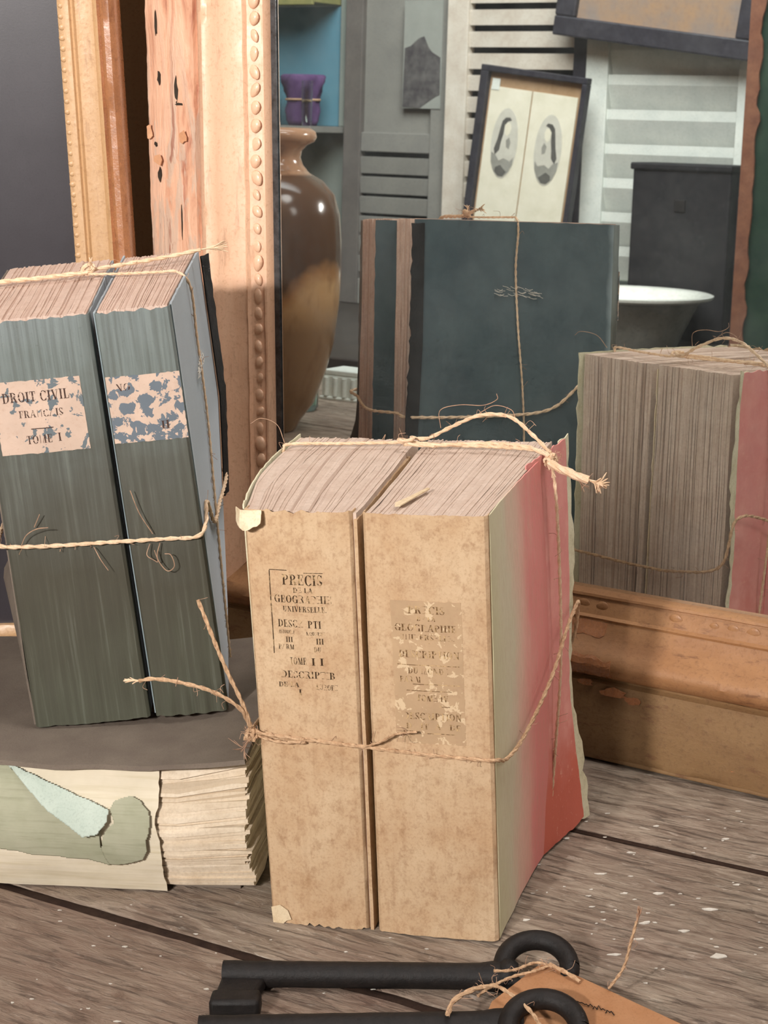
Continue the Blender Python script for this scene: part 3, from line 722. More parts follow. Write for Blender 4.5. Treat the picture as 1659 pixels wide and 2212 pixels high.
# right volume
a2_l = lambda y, z: -.16+.009*(z-8)-(y/13.5)*.1
a2_r = lambda y, z: 5.62+.004*(z-10)+(y/13.5)*.75
b2 = a_thing('paperbound_volume', 'foxed tan paperbound volume, right of the twine-tied centre pair, pink stained side', 'book')
page_block(lambda y, z: a2_l(y, z)+.08, lambda y, z: a2_r(y, z)-.12, 13.3, HA-.10, 66, 8, y0=.25, jt=.035, jb=.11, wob=.12).build('page_block', 'pages_a', b2)
rx0 = lambda z: a2_l(0, z); rx1 = lambda z: a2_r(0, z)
spine_sheet(rx0, rx1, HA-.02, .12, .05, .35, .05, .05, 52).build('spine', 'spine_a', b2, smooth=True)
side_sheet(lambda y, z: a2_l(y, z)+.0, .5, 13.3, HA-.4, .07, .06, 35).build('cover', 'edge_a', b2, smooth=True)
def a2_side(y, z):
    m = math.sin(min(1, max(0, z/21))*math.pi)
    return a2_r(0, z)+.03+(y/10.6)*(.72+.45*m*(.6+.4*z/21))-.12*math.sin(y/10.6*math.pi)+.04*nz(y*.5, z*.25, 4)
side_sheet(a2_side, .3, 9.6, HA-.05, .06, .03, 36, tb=lambda y: .0).build('side_wrapper', 'pink', b2, smooth=True, label='pale green to pink stained side wrapper')
def a2_flap(y, z):
    q = (y-8.6)/5.2; m = math.sin(min(1, max(0, z/21))*math.pi)
    return a2_side(min(y, 8.6), z)-.10+q*(.95+.75*max(0, (7-z)/7)-.25*m)+.05*nz(y, z*.5, 8)
side_sheet(a2_flap, 8.0, 13.7, HA+.1, .06, .16, 37, yb=lambda z: 13.55+.25*math.sin(z*.5), tb=lambda y: max(0, (y-12.2))*.12).build('back_board', 'red', b2, smooth=True, label='rose red back board with torn edge')
side_sheet(lambda y, z: a2_flap(y, z)+.10*max(0, y-12.6)-.09, 12.6, 14.1, HA+.15, .05, .22, 39, ny=10, yb=lambda z: 13.9+.25*math.sin(z*.5+.3)).build('torn_lining', 'lining', b2, smooth=True, label='pale torn lining paper')
fa2 = lambda x, z: (x, spine_y(x, z, rx0(z), rx1(z), .12, .05, 52)-.015, z)
# worn paper label
G = []
for i in range(19):
    row = []
    for j in range(31):
        x = lerp(1.10, 4.38, i/18)+(.05*nz(j*.6, 4) if i in (0, 18) else 0); z = lerp(10.0, 16.95, j/30)+(.06*nz(i*.7, 9) if j in (0, 30) else 0); p = fa2(x, z); row.append((p[0], p[1]+.004, p[2]))
    G.append(row)
MB().grid(G, .012).build('title_label', 'label_a', b2, smooth=True, label='rubbed paper title label')
fb2 = lambda x, z: (x, fa2(x, z)[1]-.012, z)
mb = MB()
lines = [('PRECIS', 1.9, 16.35, .36, 1.75, .25), ('DE LA', 2.3, 16.0, .2, .9, .35), ('GEOGRAPHIE', 1.25, 15.50, .33, 2.9, .28), ('UNIVERSELLE.', 1.45, 15.08, .25, 2.6, .35), ('-', 2.7, 14.78, .3, .25, 0), ('DESCRIPTION', 1.4, 14.22, .34, 2.85, .14),
         ('DU MONDE', 1.8, 13.45, .28, 1.9, .22), ('PAR M', 1.4, 13.02, .28, 1.0, .25), ('TOME IV', 2.15, 12.12, .30, 1.5, .15), ('DESCRIPTION', 1.5, 11.20, .33, 2.75, .14), ('D   IT  A   DE', 1.6, 10.72, .28, 2.6, .2), ('DE', 1.45, 10.38, .24, .5, .2)]
for k, (s, x, z, h, wd, dr) in enumerate(lines): text(mb, s, x, z, h, fb2, wd, dr, 60+k)
for (x0, x1, z) in ((1.3, 4.2, 13.85), (2.0, 4.2, 12.92), (1.7, 3.8, 12.6), (3.2, 3.7, 11.85), (2.5, 3.9, 10.5)): rule(mb, x0, x1, z, .03, fb2)
mb.build('printed_title', 'ink_a2', b2, label='faded printed title PRECIS DE LA GEOGRAPHIE')
MB().prism([(-5.5, .06), (-5.55, .9), (-5.1, 1.05), (-4.7, .8), (-4.55, .35), (-4.8, .25), (-5.0, .05)], lambda a, b, d: (a, -.10-d-.10*max(0, (a+5.3)), b), .04).build('torn_scrap', 'edge_a', b1, label='torn pale scrap at the foot of the spine')
MB().prism([(1.3, .7), (1.55, .75), (1.75, 1.6), (2.25, 3.6), (2.1, 3.75), (1.6, 2.2), (1.2, 1.2)], lambda a, b, d: (a, b, HA+.1+d), .05).build('torn_scrap', 'edge_a', b2, label='torn paper scrap on the top edge')

# twine round the centre pair
tw = a_thing('jute_twine', 'jute twine tied round the tan centre pair with a looped knot on top', 'twine')
fm = MB(); s1 = MB(); s2 = MB(); s3 = MB(); kn = MB(); kn2 = MB(); fe = MB(); fe2 = MB(); fe3 = MB(); s4 = MB(); s5 = MB()
yv = 10.3
# over the top and down the sides
strand(s1, [(-6.75, yv, 12), (-6.98, yv, 19), (-6.98, yv+.1, 20.9), (-6.6, yv+.25, 21.25), (-4, yv+.7, 21.22), (-.95, yv+1.1, 21.24)], .085, None, .05, fm, 1)
strand(s1, [(-.9, yv+1.05, 21.3), (1.5, yv+.6, 21.28), (4, yv+.3, 21.32), (6.2, yv+.0, 21.25), (6.72, yv-.3, 21.0), (6.98, yv-.2, 19.4), (7.12, yv-.2, 15), (7.05, yv, 10), (6.65, yv, 5), (6.2, yv-.2, .12)], .085, None, .05, fm, 2)
strand(s2, [(-.75, yv+.5, 21.32), (.6, yv+.2, 21.35), (2.2, yv+.45, 21.38), (3.8, yv+.6, 21.4), (5.6, yv+.1, 21.4), (6.75, yv-.4, 21.1)], .11, None, .08, fm, 3)
strand(s2, [(-.85, yv+1.1, 21.35), (-1.05, yv+.7, 21.5), (-.8, yv+.35, 21.5), (-.3, yv+.6, 21.55), (-.5, yv+1.1, 21.5), (.3, yv+1.2, 21.45), (1.5, yv+1.5, 22.0), (3.1, yv+1.0, 22.75), (4.6, yv+.9, 22.7), (5.8, yv+.5, 21.9), (6.7, yv+.2, 21.1)], .10, None, .08, fm, 4)
# knot at the right edge
rr = random.Random(4)
for k in range(7):
    a = rr.uniform(0, 6.28); P = [Vector((6.78+rr.uniform(.04, .3)*math.cos(a+q*2.2), yv-.25+rr.uniform(-.3, .3), 20.85+rr.uniform(.1, .45)*math.sin(a+q*2.2))) for q in range(7)]
    strand(kn, P, .09, None, .12, fm, 20+k)
strand(fe, [(6.8, yv-.6, 20.8), (7.5, yv-.9, 20.55), (8.3, yv-1.0, 20.25), (8.75, yv-1.0, 20.1)], .21, None, .3, fm, 9, plies=3)
fray(fe, (8.85, yv-1.0, 20.08), (1, -.05, -.35), .85, 44, 5, .30, .04)
fray(fm, (8.2, yv-1.0, 20.2), (.7, -.1, -1), .8, 5, 6, .3, .018)
fray(fe3, (6.9, yv-.6, 20.6), (.1, -.1, -1), .8, 6, 8, .12, .03)
# around the middle
strand(s3, [(-5.95, .3, 10.15), (-5.6, -.28, 10.12), (-4.8, -.30, 10.02), (-3, -.36, 9.92), (-.6, -.28, 9.72), (2.5, -.34, 9.55), (5.2, -.26, 9.42), (5.78, .0, 9.35), (6.0, 1.2, 8.9), (6.3, 3.4, 8.9), (6.75, 6.2, 9.7), (7.1, 8.4, 10.7), (7.35, 11.2, 12.0), (7.45, 13.8, 12.2), (6.6, 14.05, 9.2), (3, 14.0, 8.2), (0, 13.95, 7.95), (-4, 13.95, 7.9), (-7.0, 13.7, 8.0), (-7.0, 10, 8.6), (-6.4, 4, 9.6), (-5.95, .3, 10.15)], .10, None, .07, fm, 11)
strand(s3, [(-5.8, -.15, 9.9), (-4.5, -.38, 9.75), (-3.2, -.4, 9.82)], .09, None, .1, fm, 12)
strand(s3, [(-.4, -.35, 9.75), (.4, -.5, 10.1), (1.2, -.5, 10.55), (2.2, -.55, 10.75)], .06, None, .15, fm, 13)
for k in range(6):
    a = rr.uniform(0, 6.28); P = [Vector((-5.95+rr.uniform(.05, .36)*math.cos(a+q*2.3), -.25+rr.uniform(-.22, .18), 9.95+rr.uniform(.05, .40)*math.sin(a+q*2.3))) for q in range(7)]
    strand(kn2, P, .09, None, .15, fm, 30+k)
strand(s4, [(-5.9, -.3, 10.4), (-6.1, -.6, 11.6), (-6.8, -.8, 13.6), (-7.5, -.75, 15.6), (-7.9, -.7, 16.75)], .10, None, .05, fm, 14)
strand(s5, [(-5.95, -.3, 10.4), (-6.2, -.8, 11.5), (-7.2, -1.4, 12.5), (-8.6, -1.8, 13.05), (-9.9, -2.0, 13.25), (-10.6, -2.0, 13.1)], .10, None, .12, fm, 15)
fray(fe2, (-10.5, -2.0, 13.12), (-1, 0, -.02), .8, 14, 15, .10, .03)
fray(fm, (-6.1, -.2, 9.6), (-.6, -.3, -1), 1.0, 16, 16, .5, .016)
hair(fm, [(-7.1, 11, 21.2), (-7.6, 11.5, 22.0), (-8.6, 12, 22.2), (-9.2, 12, 21.9)]); hair(fm, [(1.0, 11.5, 22), (1.0, 11.5, 22.9), (2.0, 11.5, 23.2), (3.2, 11.5, 23.2), (3.9, 11.5, 23.5), (3.9, 11.5, 23.8)]); hair(fm, [(3.0, 11.5, 22.8), (3.8, 11.5, 23.2), (4.6, 11.5, 23.0), (4.8, 11.5, 22.6)])
s1.build('vertical_strand', 'twine_pale', tw, smooth=True); s2.build('bow_loop', 'twine_pale', tw, smooth=True); s3.build('waist_strand', 'twine', tw, smooth=True); s4.build('loose_end', 'twine', tw, smooth=True); s5.build('loose_end', 'twine', tw, smooth=True)
kn.build('knot', 'twine_pale', tw, smooth=True); kn2.build('knot', 'twine', tw, smooth=True)
for f_ in (fe, fe2, fe3): f_.build('frayed_end', 'twine_pale', tw, smooth=True)
fm.build('stray_fibres', 'fibre', tw, smooth=True, kind='stuff')

# ================================================================== LYING BOOK under the green pair
PL = (-6.95, 84.5, 0.0)
Lb = thing('lying_book', 'thick battered book lying flat, cream gatherings and torn sage spine paper showing', 'book', PL, (0, 0, -R(9)))
TL = 6.9
def lmap(x, y, z): # x thickness -> up, y depth, z length -> to the left
    bow = -.9*math.sin(min(1, max(0, x/TL))*math.pi)*max(0, 1-y/4)
    sag = .35*max(0, 1-z/5.0)*(x/TL)
    return (-(24.6-z)+0.0, y+bow+.35*(z > 20)*((z-20)/4.6)**2, x+.02)
mb = page_block(lambda y, z: .25+.25*max(0, (z-19)/5.6)*0, lambda y, z: TL-.30+.75*max(0, (z-20)/4.6)**1.5, 16.2, 24.4, 40, 17, y0=.15, z0=.4, jt=.22, jb=.1, jf=.14, fmap=lmap, wob=.10)
mb.build('page_block', 'pages_l', Lb)
def lfront(z, x):
    """front face of the lying book: y at height z"""
    return -.9*math.sin(min(1, max(0, z/TL))*math.pi)-.06
# cream wrapper over the left part of the spine
G = []
for i in range(41):
    row = []
    for j in range(25):
        v = j/24; z = lerp(.12, TL+.12, v); xe = -4.5+.12*nz(z*1.3, 3)+.09*nz(z*4, 8)+(-.14 if 3.4 < z < 5 else 0); x = lerp(-24.4, xe, i/40)
        row.append((x, lfront(z, x)-.10+.07*nz(x*.6, z*.8)+.05*nz(x*.25, z*2.5, 4), z))
    G.append(row)
MB().grid(G, .05).build('spine_wrapper', 'cream', Lb, smooth=True, label='cream spine wrapper torn at the right')
def inside(poly, x, z):
    r_ = False; n = len(poly); j = n-1
    for i in range(n):
        (xi, zi), (xj, zj) = poly[i], poly[j]
        if (zi > z) != (zj > z) and x < (xj-xi)*(z-zi)/(zj-zi)+xi: r_ = not r_
        j = i
    return r_
def patch(poly, off, mat, name, bulge=None, label=None, th=.03):
    xs = [p[0] for p in poly]; zs = [p[1] for p in poly]; st = .055; k = MB(); idx = {}
    x0, z0 = min(xs), min(zs); nx, nzv = int((max(xs)-x0)/st)+1, int((max(zs)-z0)/st)+1
    def V(i, j):
        if (i, j) not in idx:
            a, b = x0+i*st, z0+j*st; idx[(i, j)] = len(k.v)
            k.v.append((a, lfront(b, a)-off-(bulge(a, b) if bulge else 0)+.03*nz(a*.8, b*.8, 7), b))
        return idx[(i, j)]
    for i in range(nx):
        for j in range(nzv):
            if inside(poly, x0+(i+.5)*st, z0+(j+.5)*st): k.face((V(i, j), V(i+1, j), V(i+1, j+1), V(i, j+1)))
    o = k.build(name, mat, Lb, smooth='all', label=label)
    md = o.modifiers.new('thick', 'SOLIDIFY'); md.thickness = th*U; md.offset = 0
    return o
def jag(poly, amp, seed, step=.25):
    rr = random.Random(seed); out = []
    for i in range(len(poly)):
        a, b = Vector(poly[i]), Vector(poly[(i+1) % len(poly)]); n = max(1, int((b-a).length/step))
        for k in range(n):
            p = a.lerp(b, k/n); out.append((p.x+rr.uniform(-amp, amp), p.y+rr.uniform(-amp, amp)))
    return out
main = [(-24.0, 6.9), (-12.54, 7.0), (-12.3, 6.8), (-10.07, 4.95), (-8.96, 4.3), (-8.23, 3.9), (-7.38, 3.9), (-7.51, 3.23), (-7.45, 2.75), (-7.16, 1.86), (-8.13, 2.1), (-9.83, 2.22), (-11.18, 2.3), (-12.97, 2.6), (-24, 2.8)]
patch(jag(main, .05, 1, .5), .26, 'sage', 'spine_paper', label='torn sage green spine paper')
blobp = [(-6.94, 4.86), (-6.64, 5.34), (-5.83, 5.61), (-5.4, 5.39), (-4.91, 4.85), (-4.91, 4.29), (-4.98, 3.81), (-5.09, 3.43), (-5.04, 2.96), (-5.35, 2.28), (-5.99, 2.06), (-7.16, 1.86), (-7.45, 2.75), (-7.31, 3.52), (-6.72, 4.3)]
patch(jag(blobp, .05, 2, .35), .30, 'sage', 'spine_paper', lambda a, b: .10*max(0, 1-((a+6)**2+(b-3.4)**2)/4), label='loose scrap of sage spine paper')
flapp = [(-12.36, 7.0), (-9.6, 5.95), (-6.94, 4.95), (-7.02, 4.38), (-7.46, 3.85), (-8.23, 3.67), (-8.96, 4.16), (-10.07, 4.82)]
patch(jag(flapp, .03, 3, .5), .36, 'flap', 'curled_flap', lambda a, b: .55*max(0, min(1, (a+12.4)/5))*max(0, min(1, (5.9-b+(a+9)*-.35)/2.0)), label='pale blue-green underside of a peeled flap')
# covers
G = [[(lerp(-24.7, -.05-1.2*(y/16), i/30), y-.75+.3*nz(i*.3, 2) if y == 0 else y, TL+.22+.10*nz(i*.25, y*.2)+.55*max(0, (i-24)/6)) for y in [0, .4, 1, 2, 3.5, 5, 7, 9, 11, 13, 15, 16.6]] for i in range(31)]
MB().grid(G, .26).build('top_cover', 'greyboard', Lb, smooth=True, label='plain grey-brown top cover')
MB().box(-24.8, -.9, .5, 16.5, .02, .20).build('bottom_cover', 'greyboard', Lb, bevel=.05)

# ================================================================== GREEN PAIR (left)
PB = (-13.355, 89.802, 7.44); RB = (0.0193, -0.0594, 0.015); HB = 21.3
def b_thing(name, label, cat, group=None): return thing(name, label, cat, PB, RB, group)
g1_l = lambda y, z: -4.97-.004*(z-10)-.7*(y/15.4)
g1_r = lambda y, z: 1.0-.016*z-(y/15.4)*.5
g2_l = lambda y, z: 1.30-.017*z-(y/15.4)*.25
g2_r = lambda y, z: 5.02-.021*z+(y/15.4)*(-.9+1.2*min(1, max(0, z)/13))
def green_vol(label, xl, xr, seed, lab, labmat, lines, fold):
    t = b_thing('cloth_volume', label, 'book')
    page_block(lambda y, z: xl(y, z)+.12, lambda y, z: xr(y, z)-.12, 15.1, HB, 56, seed, y0=.3, jt=.04, jb=.12, wob=.06).build('page_block', 'pages_b', t)
    a, b = (lambda z: xl(0, z)), (lambda z: xr(0, z))
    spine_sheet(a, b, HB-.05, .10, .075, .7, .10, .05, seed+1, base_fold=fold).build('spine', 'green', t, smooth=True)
    return t, a, b, (lambda x, z: (x, spine_y(x, z, a(z), b(z), .10, .075, seed+1), z))
g1, ga, gb, gf1 = green_vol('faded green cloth volume with DROIT CIVIL label, left of the leaning tied pair', g1_l, g1_r, 61, None, None, None, .0)
side_sheet(lambda y, z: g1_r(y, z), .5, 15.3, HB-.1, .1, .05, 62).build('cover', 'blue', g1, smooth=True)
side_sheet(lambda y, z: g1_l(y, z)-3.0*(y/15.4)*math.exp(-((z-3.2)/2.6)**2), .4, 15.2, HB-.1, .1, .05, 63).build('cover', 'greyboard', g1, smooth=True)
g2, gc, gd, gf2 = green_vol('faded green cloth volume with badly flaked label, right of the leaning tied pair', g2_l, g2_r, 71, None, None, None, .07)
side_sheet(lambda y, z: g2_l(y, z), .5, 16.6, HB-.1, .1, .06, 72).build('cover', 'blue', g2, smooth=True)
side_sheet(lambda y, z: g2_r(y, z)+.05, .55, 15.5, HB-.02, .12, .04, 73).build('cover', 'blue', g2, smooth=True, label='blue-grey right-hand board')
side_sheet(lambda y, z: g2_r(y, z)+.22+.32*(y-14.9)*(.4+.6*z/21), 14.9, 15.9, HB-.3, .08, .12, 75, z0=7.0, ny=10).build('loose_board', 'iron', g2, smooth=True, label='dark loose back board splayed from the pages')
def spine_label(t, f, x0, x1, z0, z1, mat, seed, tilt=0):
    G = []
    for i in range(21):
        row = []
        for j in range(21):
            u, v = i/20, j/20; x = lerp(x0, x1, u)-.018*(lerp(z0, z1, v)-z0); z = lerp(z0, z1, v)
            if i in (0, 20): x += .04*nz(j*.9, seed)
            if j in (0, 20): z += .05*nz(i*.8, seed, 3)
            p = f(x, z); row.append((p[0], p[1]-.03, p[2]))
        G.append(row)
    return MB().grid(G, .025).build('title_label', mat, t, smooth=True, label='flaking cream title label')
spine_label(g1, gf1, -4.45, -.10, 14.62, 18.3, 'label_b1', 1); spine_label(g2, gf2, 1.12, 4.74, 14.72, 18.08, 'label_b2', 2)
def gt(f): return lambda x, z: (x, f(x, z)[1]-.042, z)
mb = MB()
for k, (s, x, z, h, wd, dr) in enumerate([('DROIT CIVIL', -4.05, 17.25, .50, 3.3, .03), ('FRANCAIS', -3.35, 16.45, .36, 2.2, .2), ('TOME', -3.15, 15.12, .42, 1.3, .12), ('I', -1.6, 15.15, .42, .2, 0)]): text(mb, s, x, z, h, gt(gf1), wd, dr, 80+k)
rule(mb, -2.85, -1.75, 15.85, .045, gt(gf1)); mb.build('printed_title', 'ink_b', g1, label='brown printed title DROIT CIVIL FRANCAIS')
mb = MB()
for k, (s, x, z, h, wd, dr) in enumerate([('NO', 1.5, 17.35, .36, .75, .3), ('II', 3.5, 15.3, .40, .45, 0)]): text(mb, s, x, z, h, gt(gf2), wd, dr, 90+k)
mb.build('printed_title', 'ink_b', g2, label='remains of the printed volume number II')

tb = b_thing('jute_twine', 'jute twine tied round the leaning green pair, knotted on top', 'twine')
s1 = MB(); s2 = MB(); kn = MB(); fe = MB(); fe2 = MB(); fm = MB()
xr = lambda y, z: g2_r(y, z)+.17
strand(s1, [(-6.6, 9.0, 21.2), (-5.4, 9.0, 21.62), (-3, 9.1, 21.65), (-.6, 9.3, 21.68)], .13, None, .05, fm, 41)
strand(s1, [(-.6, 9.3, 21.6), (1.2, 8.6, 21.58), (3.4, 7.9, 21.6), (4.4, 7.9, 21.5), (xr(7.9, 20.6)+.05, 8.0, 20.6), (xr(8, 18), 8.1, 18), (xr(8, 14), 7.8, 14), (xr(7.4, 10), 7.3, 10), (xr(7, 6), 7.0, 6), (xr(7, .3), 7.0, .15)], .075, None, .05, fm, 42)
strand(s1, [(-.5, 9.5, 21.75), (1.4, 10.2, 21.78), (3.6, 10.9, 21.85), (5.4, 11.3, 22.0)], .12, None, .08, fm, 43)
for k in range(5):
    a = rr.uniform(0, 6.28); strand(kn, [Vector((-.45+.32*math.cos(a+q*1.2), 9.4+.22*math.sin(q*1.3+a), 21.85+.2*math.sin(a+q*1.4))) for q in range(6)], .10, None, .12, fm, 50+k)
fray(fe, (5.3, 11.3, 22.0), (1, .1, .05), 1.5, 22, 21, .10, .035); fray(fe2, (-.3, 9.4, 22.0), (.3, 0, 1), .5, 6, 22, .4, .03)
strand(s2, [(-5.5, .6, 10.1), (-5.15, -.15, 10.0), (-3, -.28, 9.85), (0, -.24, 9.75), (1.2, -.26, 9.72), (3.2, -.27, 9.66), (4.6, -.2, 9.62), (xr(.3, 10)+.02, .6, 10.0), (xr(2, 10)+.02, 2.4, 10.6), (xr(5, 10), 5.2, 8.6), (xr(10, 9), 10, 8.2), (xr(15, 9)+.05, 15.5, 8.2), (4, 16.2, 8.4), (1, 17.0, 8.4), (-4, 15.8, 8.8), (-6.2, 15.0, 9.2), (-6.0, 8, 9.8), (-5.5, .6, 10.1)], .11, None, .05, fm, 44)
for P in ([(-4.2, -.3, 9.95), (-3.8, -.6, 10.6), (-3.2, -.8, 10.95), (-2.6, -.9, 11.0)], [(-3.4, -.3, 10.9), (-3.0, -.5, 11.6)], [(-.6, -.3, 9.6), (-.3, -.6, 9.0), (.0, -.6, 8.4)], [(2.4, -.3, 10.0), (1.9, -.5, 11.2), (1.6, -.5, 12.4)], [(2.2, -.3, 9.5), (2.0, -.5, 9.0), (2.3, -.5, 8.7), (2.5, -.5, 8.6), (2.4, -.5, 9.2)], [(2.7, -.3, 9.5), (2.5, -.5, 8.8), (2.9, -.6, 8.1), (3.3, -.6, 8.3), (3.2, -.6, 8.9), (2.9, -.6, 9.0)]): hair(fm, P, .022)
dw = MB()
for k in range(26):
    y0_ = random.Random(k).uniform(5.6, 9.2); z0_ = 16.5+random.Random(k+50).gauss(0, .22); a_ = random.Random(k+9).uniform(-.5, .5)
    hair(dw, [(xr(y0_, z0_)+.01, y0_, z0_), (xr(y0_, z0_)+.05, y0_+.3, z0_+.3*a_), (xr(y0_, z0_)+.01, y0_+.6, z0_+.25*a_+.1)], .016)
dw.build('dust_wisps', 'paintfleck', tb, smooth=True, kind='stuff')
s1.build('vertical_strand', 'twine_pale', tb, smooth=True); s2.build('waist_strand', 'twine_pale', tb, smooth=True); kn.build('knot', 'twine_pale', tb, smooth=True); fe.build('frayed_end', 'twine_pale', tb, smooth=True); fe2.build('frayed_end', 'twine_pale', tb, smooth=True); fm.build('stray_fibres', 'fibre', tb, smooth=True, kind='stuff')

# ================================================================== KEYS AND TAG
def key(label, loc, rz, L=13.2, ro=.35, rz0=.95):
    k = thing('iron_key', label, 'key', loc, (0, 0, rz), 'old iron keys')
    sh = MB(); n = 26
    sh.tube([(lerp(-L/2, L/2, i/n), 0, .62+.02*nz(i*.5)) for i in range(n+1)], [.60+.03*nz(i*.9, 3)+(.10 if i > 23 else 0) for i in range(n+1)], 16)
    sh.build('shank', 'iron', k, smooth=True)
    bw = MB(); m = 40; rx, ry = 1.5, 1.45; cx = L/2+1.0; tl = R(24)
    P = [(cx+rx*math.cos(2*math.pi*i/m), ro+ry*math.cos(tl)*math.sin(2*math.pi*i/m), rz0+ry*math.sin(tl)*math.sin(2*math.pi*i/m)) for i in range(m+1)]; bw.tube(P, .46, 12, caps=False); bw.build('bow_ring', 'iron', k, smooth=True)
    cl = MB(); cl.tube([(L/2-.75, 0, .62), (L/2-.45, 0, .62), (L/2-.1, 0, .62), (L/2+.2, 0, .62)], [.62, .82, .82, .6], 16); cl.build('collar', 'iron', k, smooth=True)
    bt = MB(); bt.prism([(-L/2, .2), (-L/2+2.15, .2), (-L/2+1.75, -1.55), (-L/2+2.0, -1.8), (-L/2+2.0, -3.0), (-L/2-.15, -3.05), (-L/2-.12, -1.9)], lambda a, b, d: (a, b, .12+d), .62)
    bt.build('bit', 'iron', k, smooth=True, bevel=.16)
    lug = MB(); lug.prism([(-L/2-.2, -1.95), (-L/2+2.0, -1.9), (-L/2+2.05, -3.05), (-L/2-.2, -3.1)], lambda a, b, d: (a, b, .05+d), 1.0); lug.build('ward_tooth', 'iron', k, smooth=True, bevel=.2)
    return k
key('black iron key with ring bow lying nearest the tan books', (-1.35, 75.45, 0), R(-4.5))
key('black iron key at the bottom edge, partly cut off by the picture', (-1.75, 71.2, 0), R(-1.5), 13.8, -.9, 1.0)
tg = thing('paper_tag', 'brown card tag tied with twine to the iron keys', 'tag', (6.6, 74.8, 0), (R(2), R(3), R(0)))
tp = [(-.35, .25), (.25, .45), (.6, .1), (8.2, -6.5), (4.8, -10.5), (-2.9, -3.6), (-2.6, -2.6)]
MB().prism(tp, lambda a, b, d: (a, b, 1.02+d+.05*math.sin(a*.6)), .06).build('card', 'tag', tg)
mb = MB(); rk = random.Random(9)
for i in range(10):
    x = .9+i*.17; mb.tube([(x, -2.6-.10*i+rk.uniform(-.1, .1), 1.13), (x+.08, -2.45-.10*i+rk.uniform(-.1, .15), 1.13), (x+.17, -2.65-.10*i+rk.uniform(-.1, .1), 1.13)], .028, 4)
mb.build('handwriting', 'iron', tg, label='dark handwritten scrawl')
ts = MB(); tf = MB()
strand(ts, [(.15, .0, 1.25), (-.6, -.5, 1.25), (-1.6, -.9, 1.2), (-2.6, -1.6, 1.1), (-3.2, -2.3, 1.1)], .07, None, .15, tf, 1)
strand(ts, [(.15, .0, 1.3), (.8, -.6, 1.3), (1.4, -1.2, 1.2)], .10, None, .2, tf, 2)
strand(ts, [(.15, .0, 1.25), (-.5, .2, 1.25), (-1.5, -.5, 1.3), (-2.4, -.6, 1.3)], .07, None, .15, tf, 3)
strand(ts, [(-3.0, -2.2, 1.5), (-2.4, -2.5, 1.75), (-1.5, -3.6, 1.75), (-.9, -4.8, 1.7), (-.5, -6.4, 1.6)], .09, None, .1, tf, 4)
strand(ts, [(-3.0, -2.2, 1.5), (-3.6, -2.7, 1.6), (-4.3, -3.3, 1.5), (-4.6, -4.2, 1.4)], .12, None, .2, tf, 5)
strand(ts, [(2.6, -1.7, 1.2), (3.2, -1.6, 2.2), (3.45, -1.5, 3.4), (3.65, -1.4, 4.4)], .07, None, .1, tf, 6); fray(tf, (3.65, -1.4, 4.2), (.15, 0, 1), .9, 14, 3, .08, .03)
ts.build('twine_tie', 'twine', tg, smooth=True); tf.build('stray_fibres', 'fibre', tg, smooth=True, kind='stuff')

# pale flecks of paint and paper scattered on the planks
mb = MB(); rk = random.Random(21)
def fleck(x, y, s, h=.03):
    n = rk.randint(5, 8); a0 = rk.uniform(0, 6.28); P = [(x+s*math.cos(a0+2*math.pi*i/n)*rk.uniform(.25, 1.3)*1.6, y+s*math.sin(a0+2*math.pi*i/n)*rk.uniform(.2, .9)) for i in range(n)]
    mb.prism(P, lambda a, b, d: (a, b, .01+d), h)
for i in range(80):
    x, y = rk.uniform(5, 19), rk.uniform(73, 93); fleck(x, y, rk.choice([.05, .07, .09, .14]))
for i in range(40):
    x, y = rk.uniform(-19, 2), rk.uniform(72, 84); fleck(x, y, rk.choice([.04, .05, .07, .1]))
for (x, y, s) in ((12.0, 80.5, .24), (11.4, 79.0, .16), (13.6, 79.6, .22), (15.2, 81.6, .26), (13.0, 83.4, .2), (10.1, 77.6, .2), (14.8, 77.2, .28), (-1.5, 77.2, .22), (10.4, 85.6, .2), (12.2, 87.8, .16)): fleck(x, y, s, .05)
fk = mb.build('paint_flecks', 'paintfleck', None, kind='stuff'); tag(fk, 'chalky white paint and paper flecks scattered on the grey planks', 'flecks')

# ================================================================== THE SHOP THAT THE MIRROR REFLECTS
# local frame of every piece here: x along the wall, y out of the wall towards the mirror, z up
def rthing(name, label, cat, s, D, z=0.0, roll=0.0, group=None, yaw=0.0):
    return thing(name, label, cat, room(s, D, z), (0, roll, -MA+yaw), group)
M['white'] = mottled('chipped white paint', c(214, 216, 206), c(198, 202, 194), .25, .6, .3, .1, 3, c(150, 146, 132))
M['white_warm'] = mottled('warm white paint', c(206, 198, 184), c(188, 176, 160), .25, .6, .3, .1, 3, c(140, 120, 100))
M['greydoor'] = mottled('grey painted door', c(120, 118, 112), c(132, 130, 122), .15, .6, .3, .1, 3)
M['browndoor'] = mottled('grey brown door stile', c(92, 86, 82), c(104, 98, 92), .2, .6, .3, .1, 3)
M['blackframe'] = mottled('black wood', c(36, 34, 40), c(52, 50, 56), .8, .45, .4, .2, 3, c(80, 78, 84))
M['painting'] = mottled('brown abstract picture', c(150, 120, 92), c(128, 116, 108), .22, .5, .3, .05, 1.2, c(104, 84, 80))
M['mat'] = mottled('yellowed card mount', c(218, 212, 192), c(206, 200, 178), .3, .8, .2, .05, 4, c(190, 170, 130))
M['mount_wood'] = mottled('tan mount edge', c(166, 136, 104), c(150, 120, 88), .4, .7, .2, .1)
M['photo_pale'] = mottled('pale photograph tone', c(196, 192, 178), c(184, 180, 166), .6, .5, .3, .02)
M['photo_mid'] = mottled('grey photograph tone', c(132, 130, 120), c(146, 144, 134), .6, .5, .3, .02)
M['photo_dark'] = mottled('dark photograph tone', c(74, 72, 68), c(92, 90, 84), .6, .5, .3, .02)
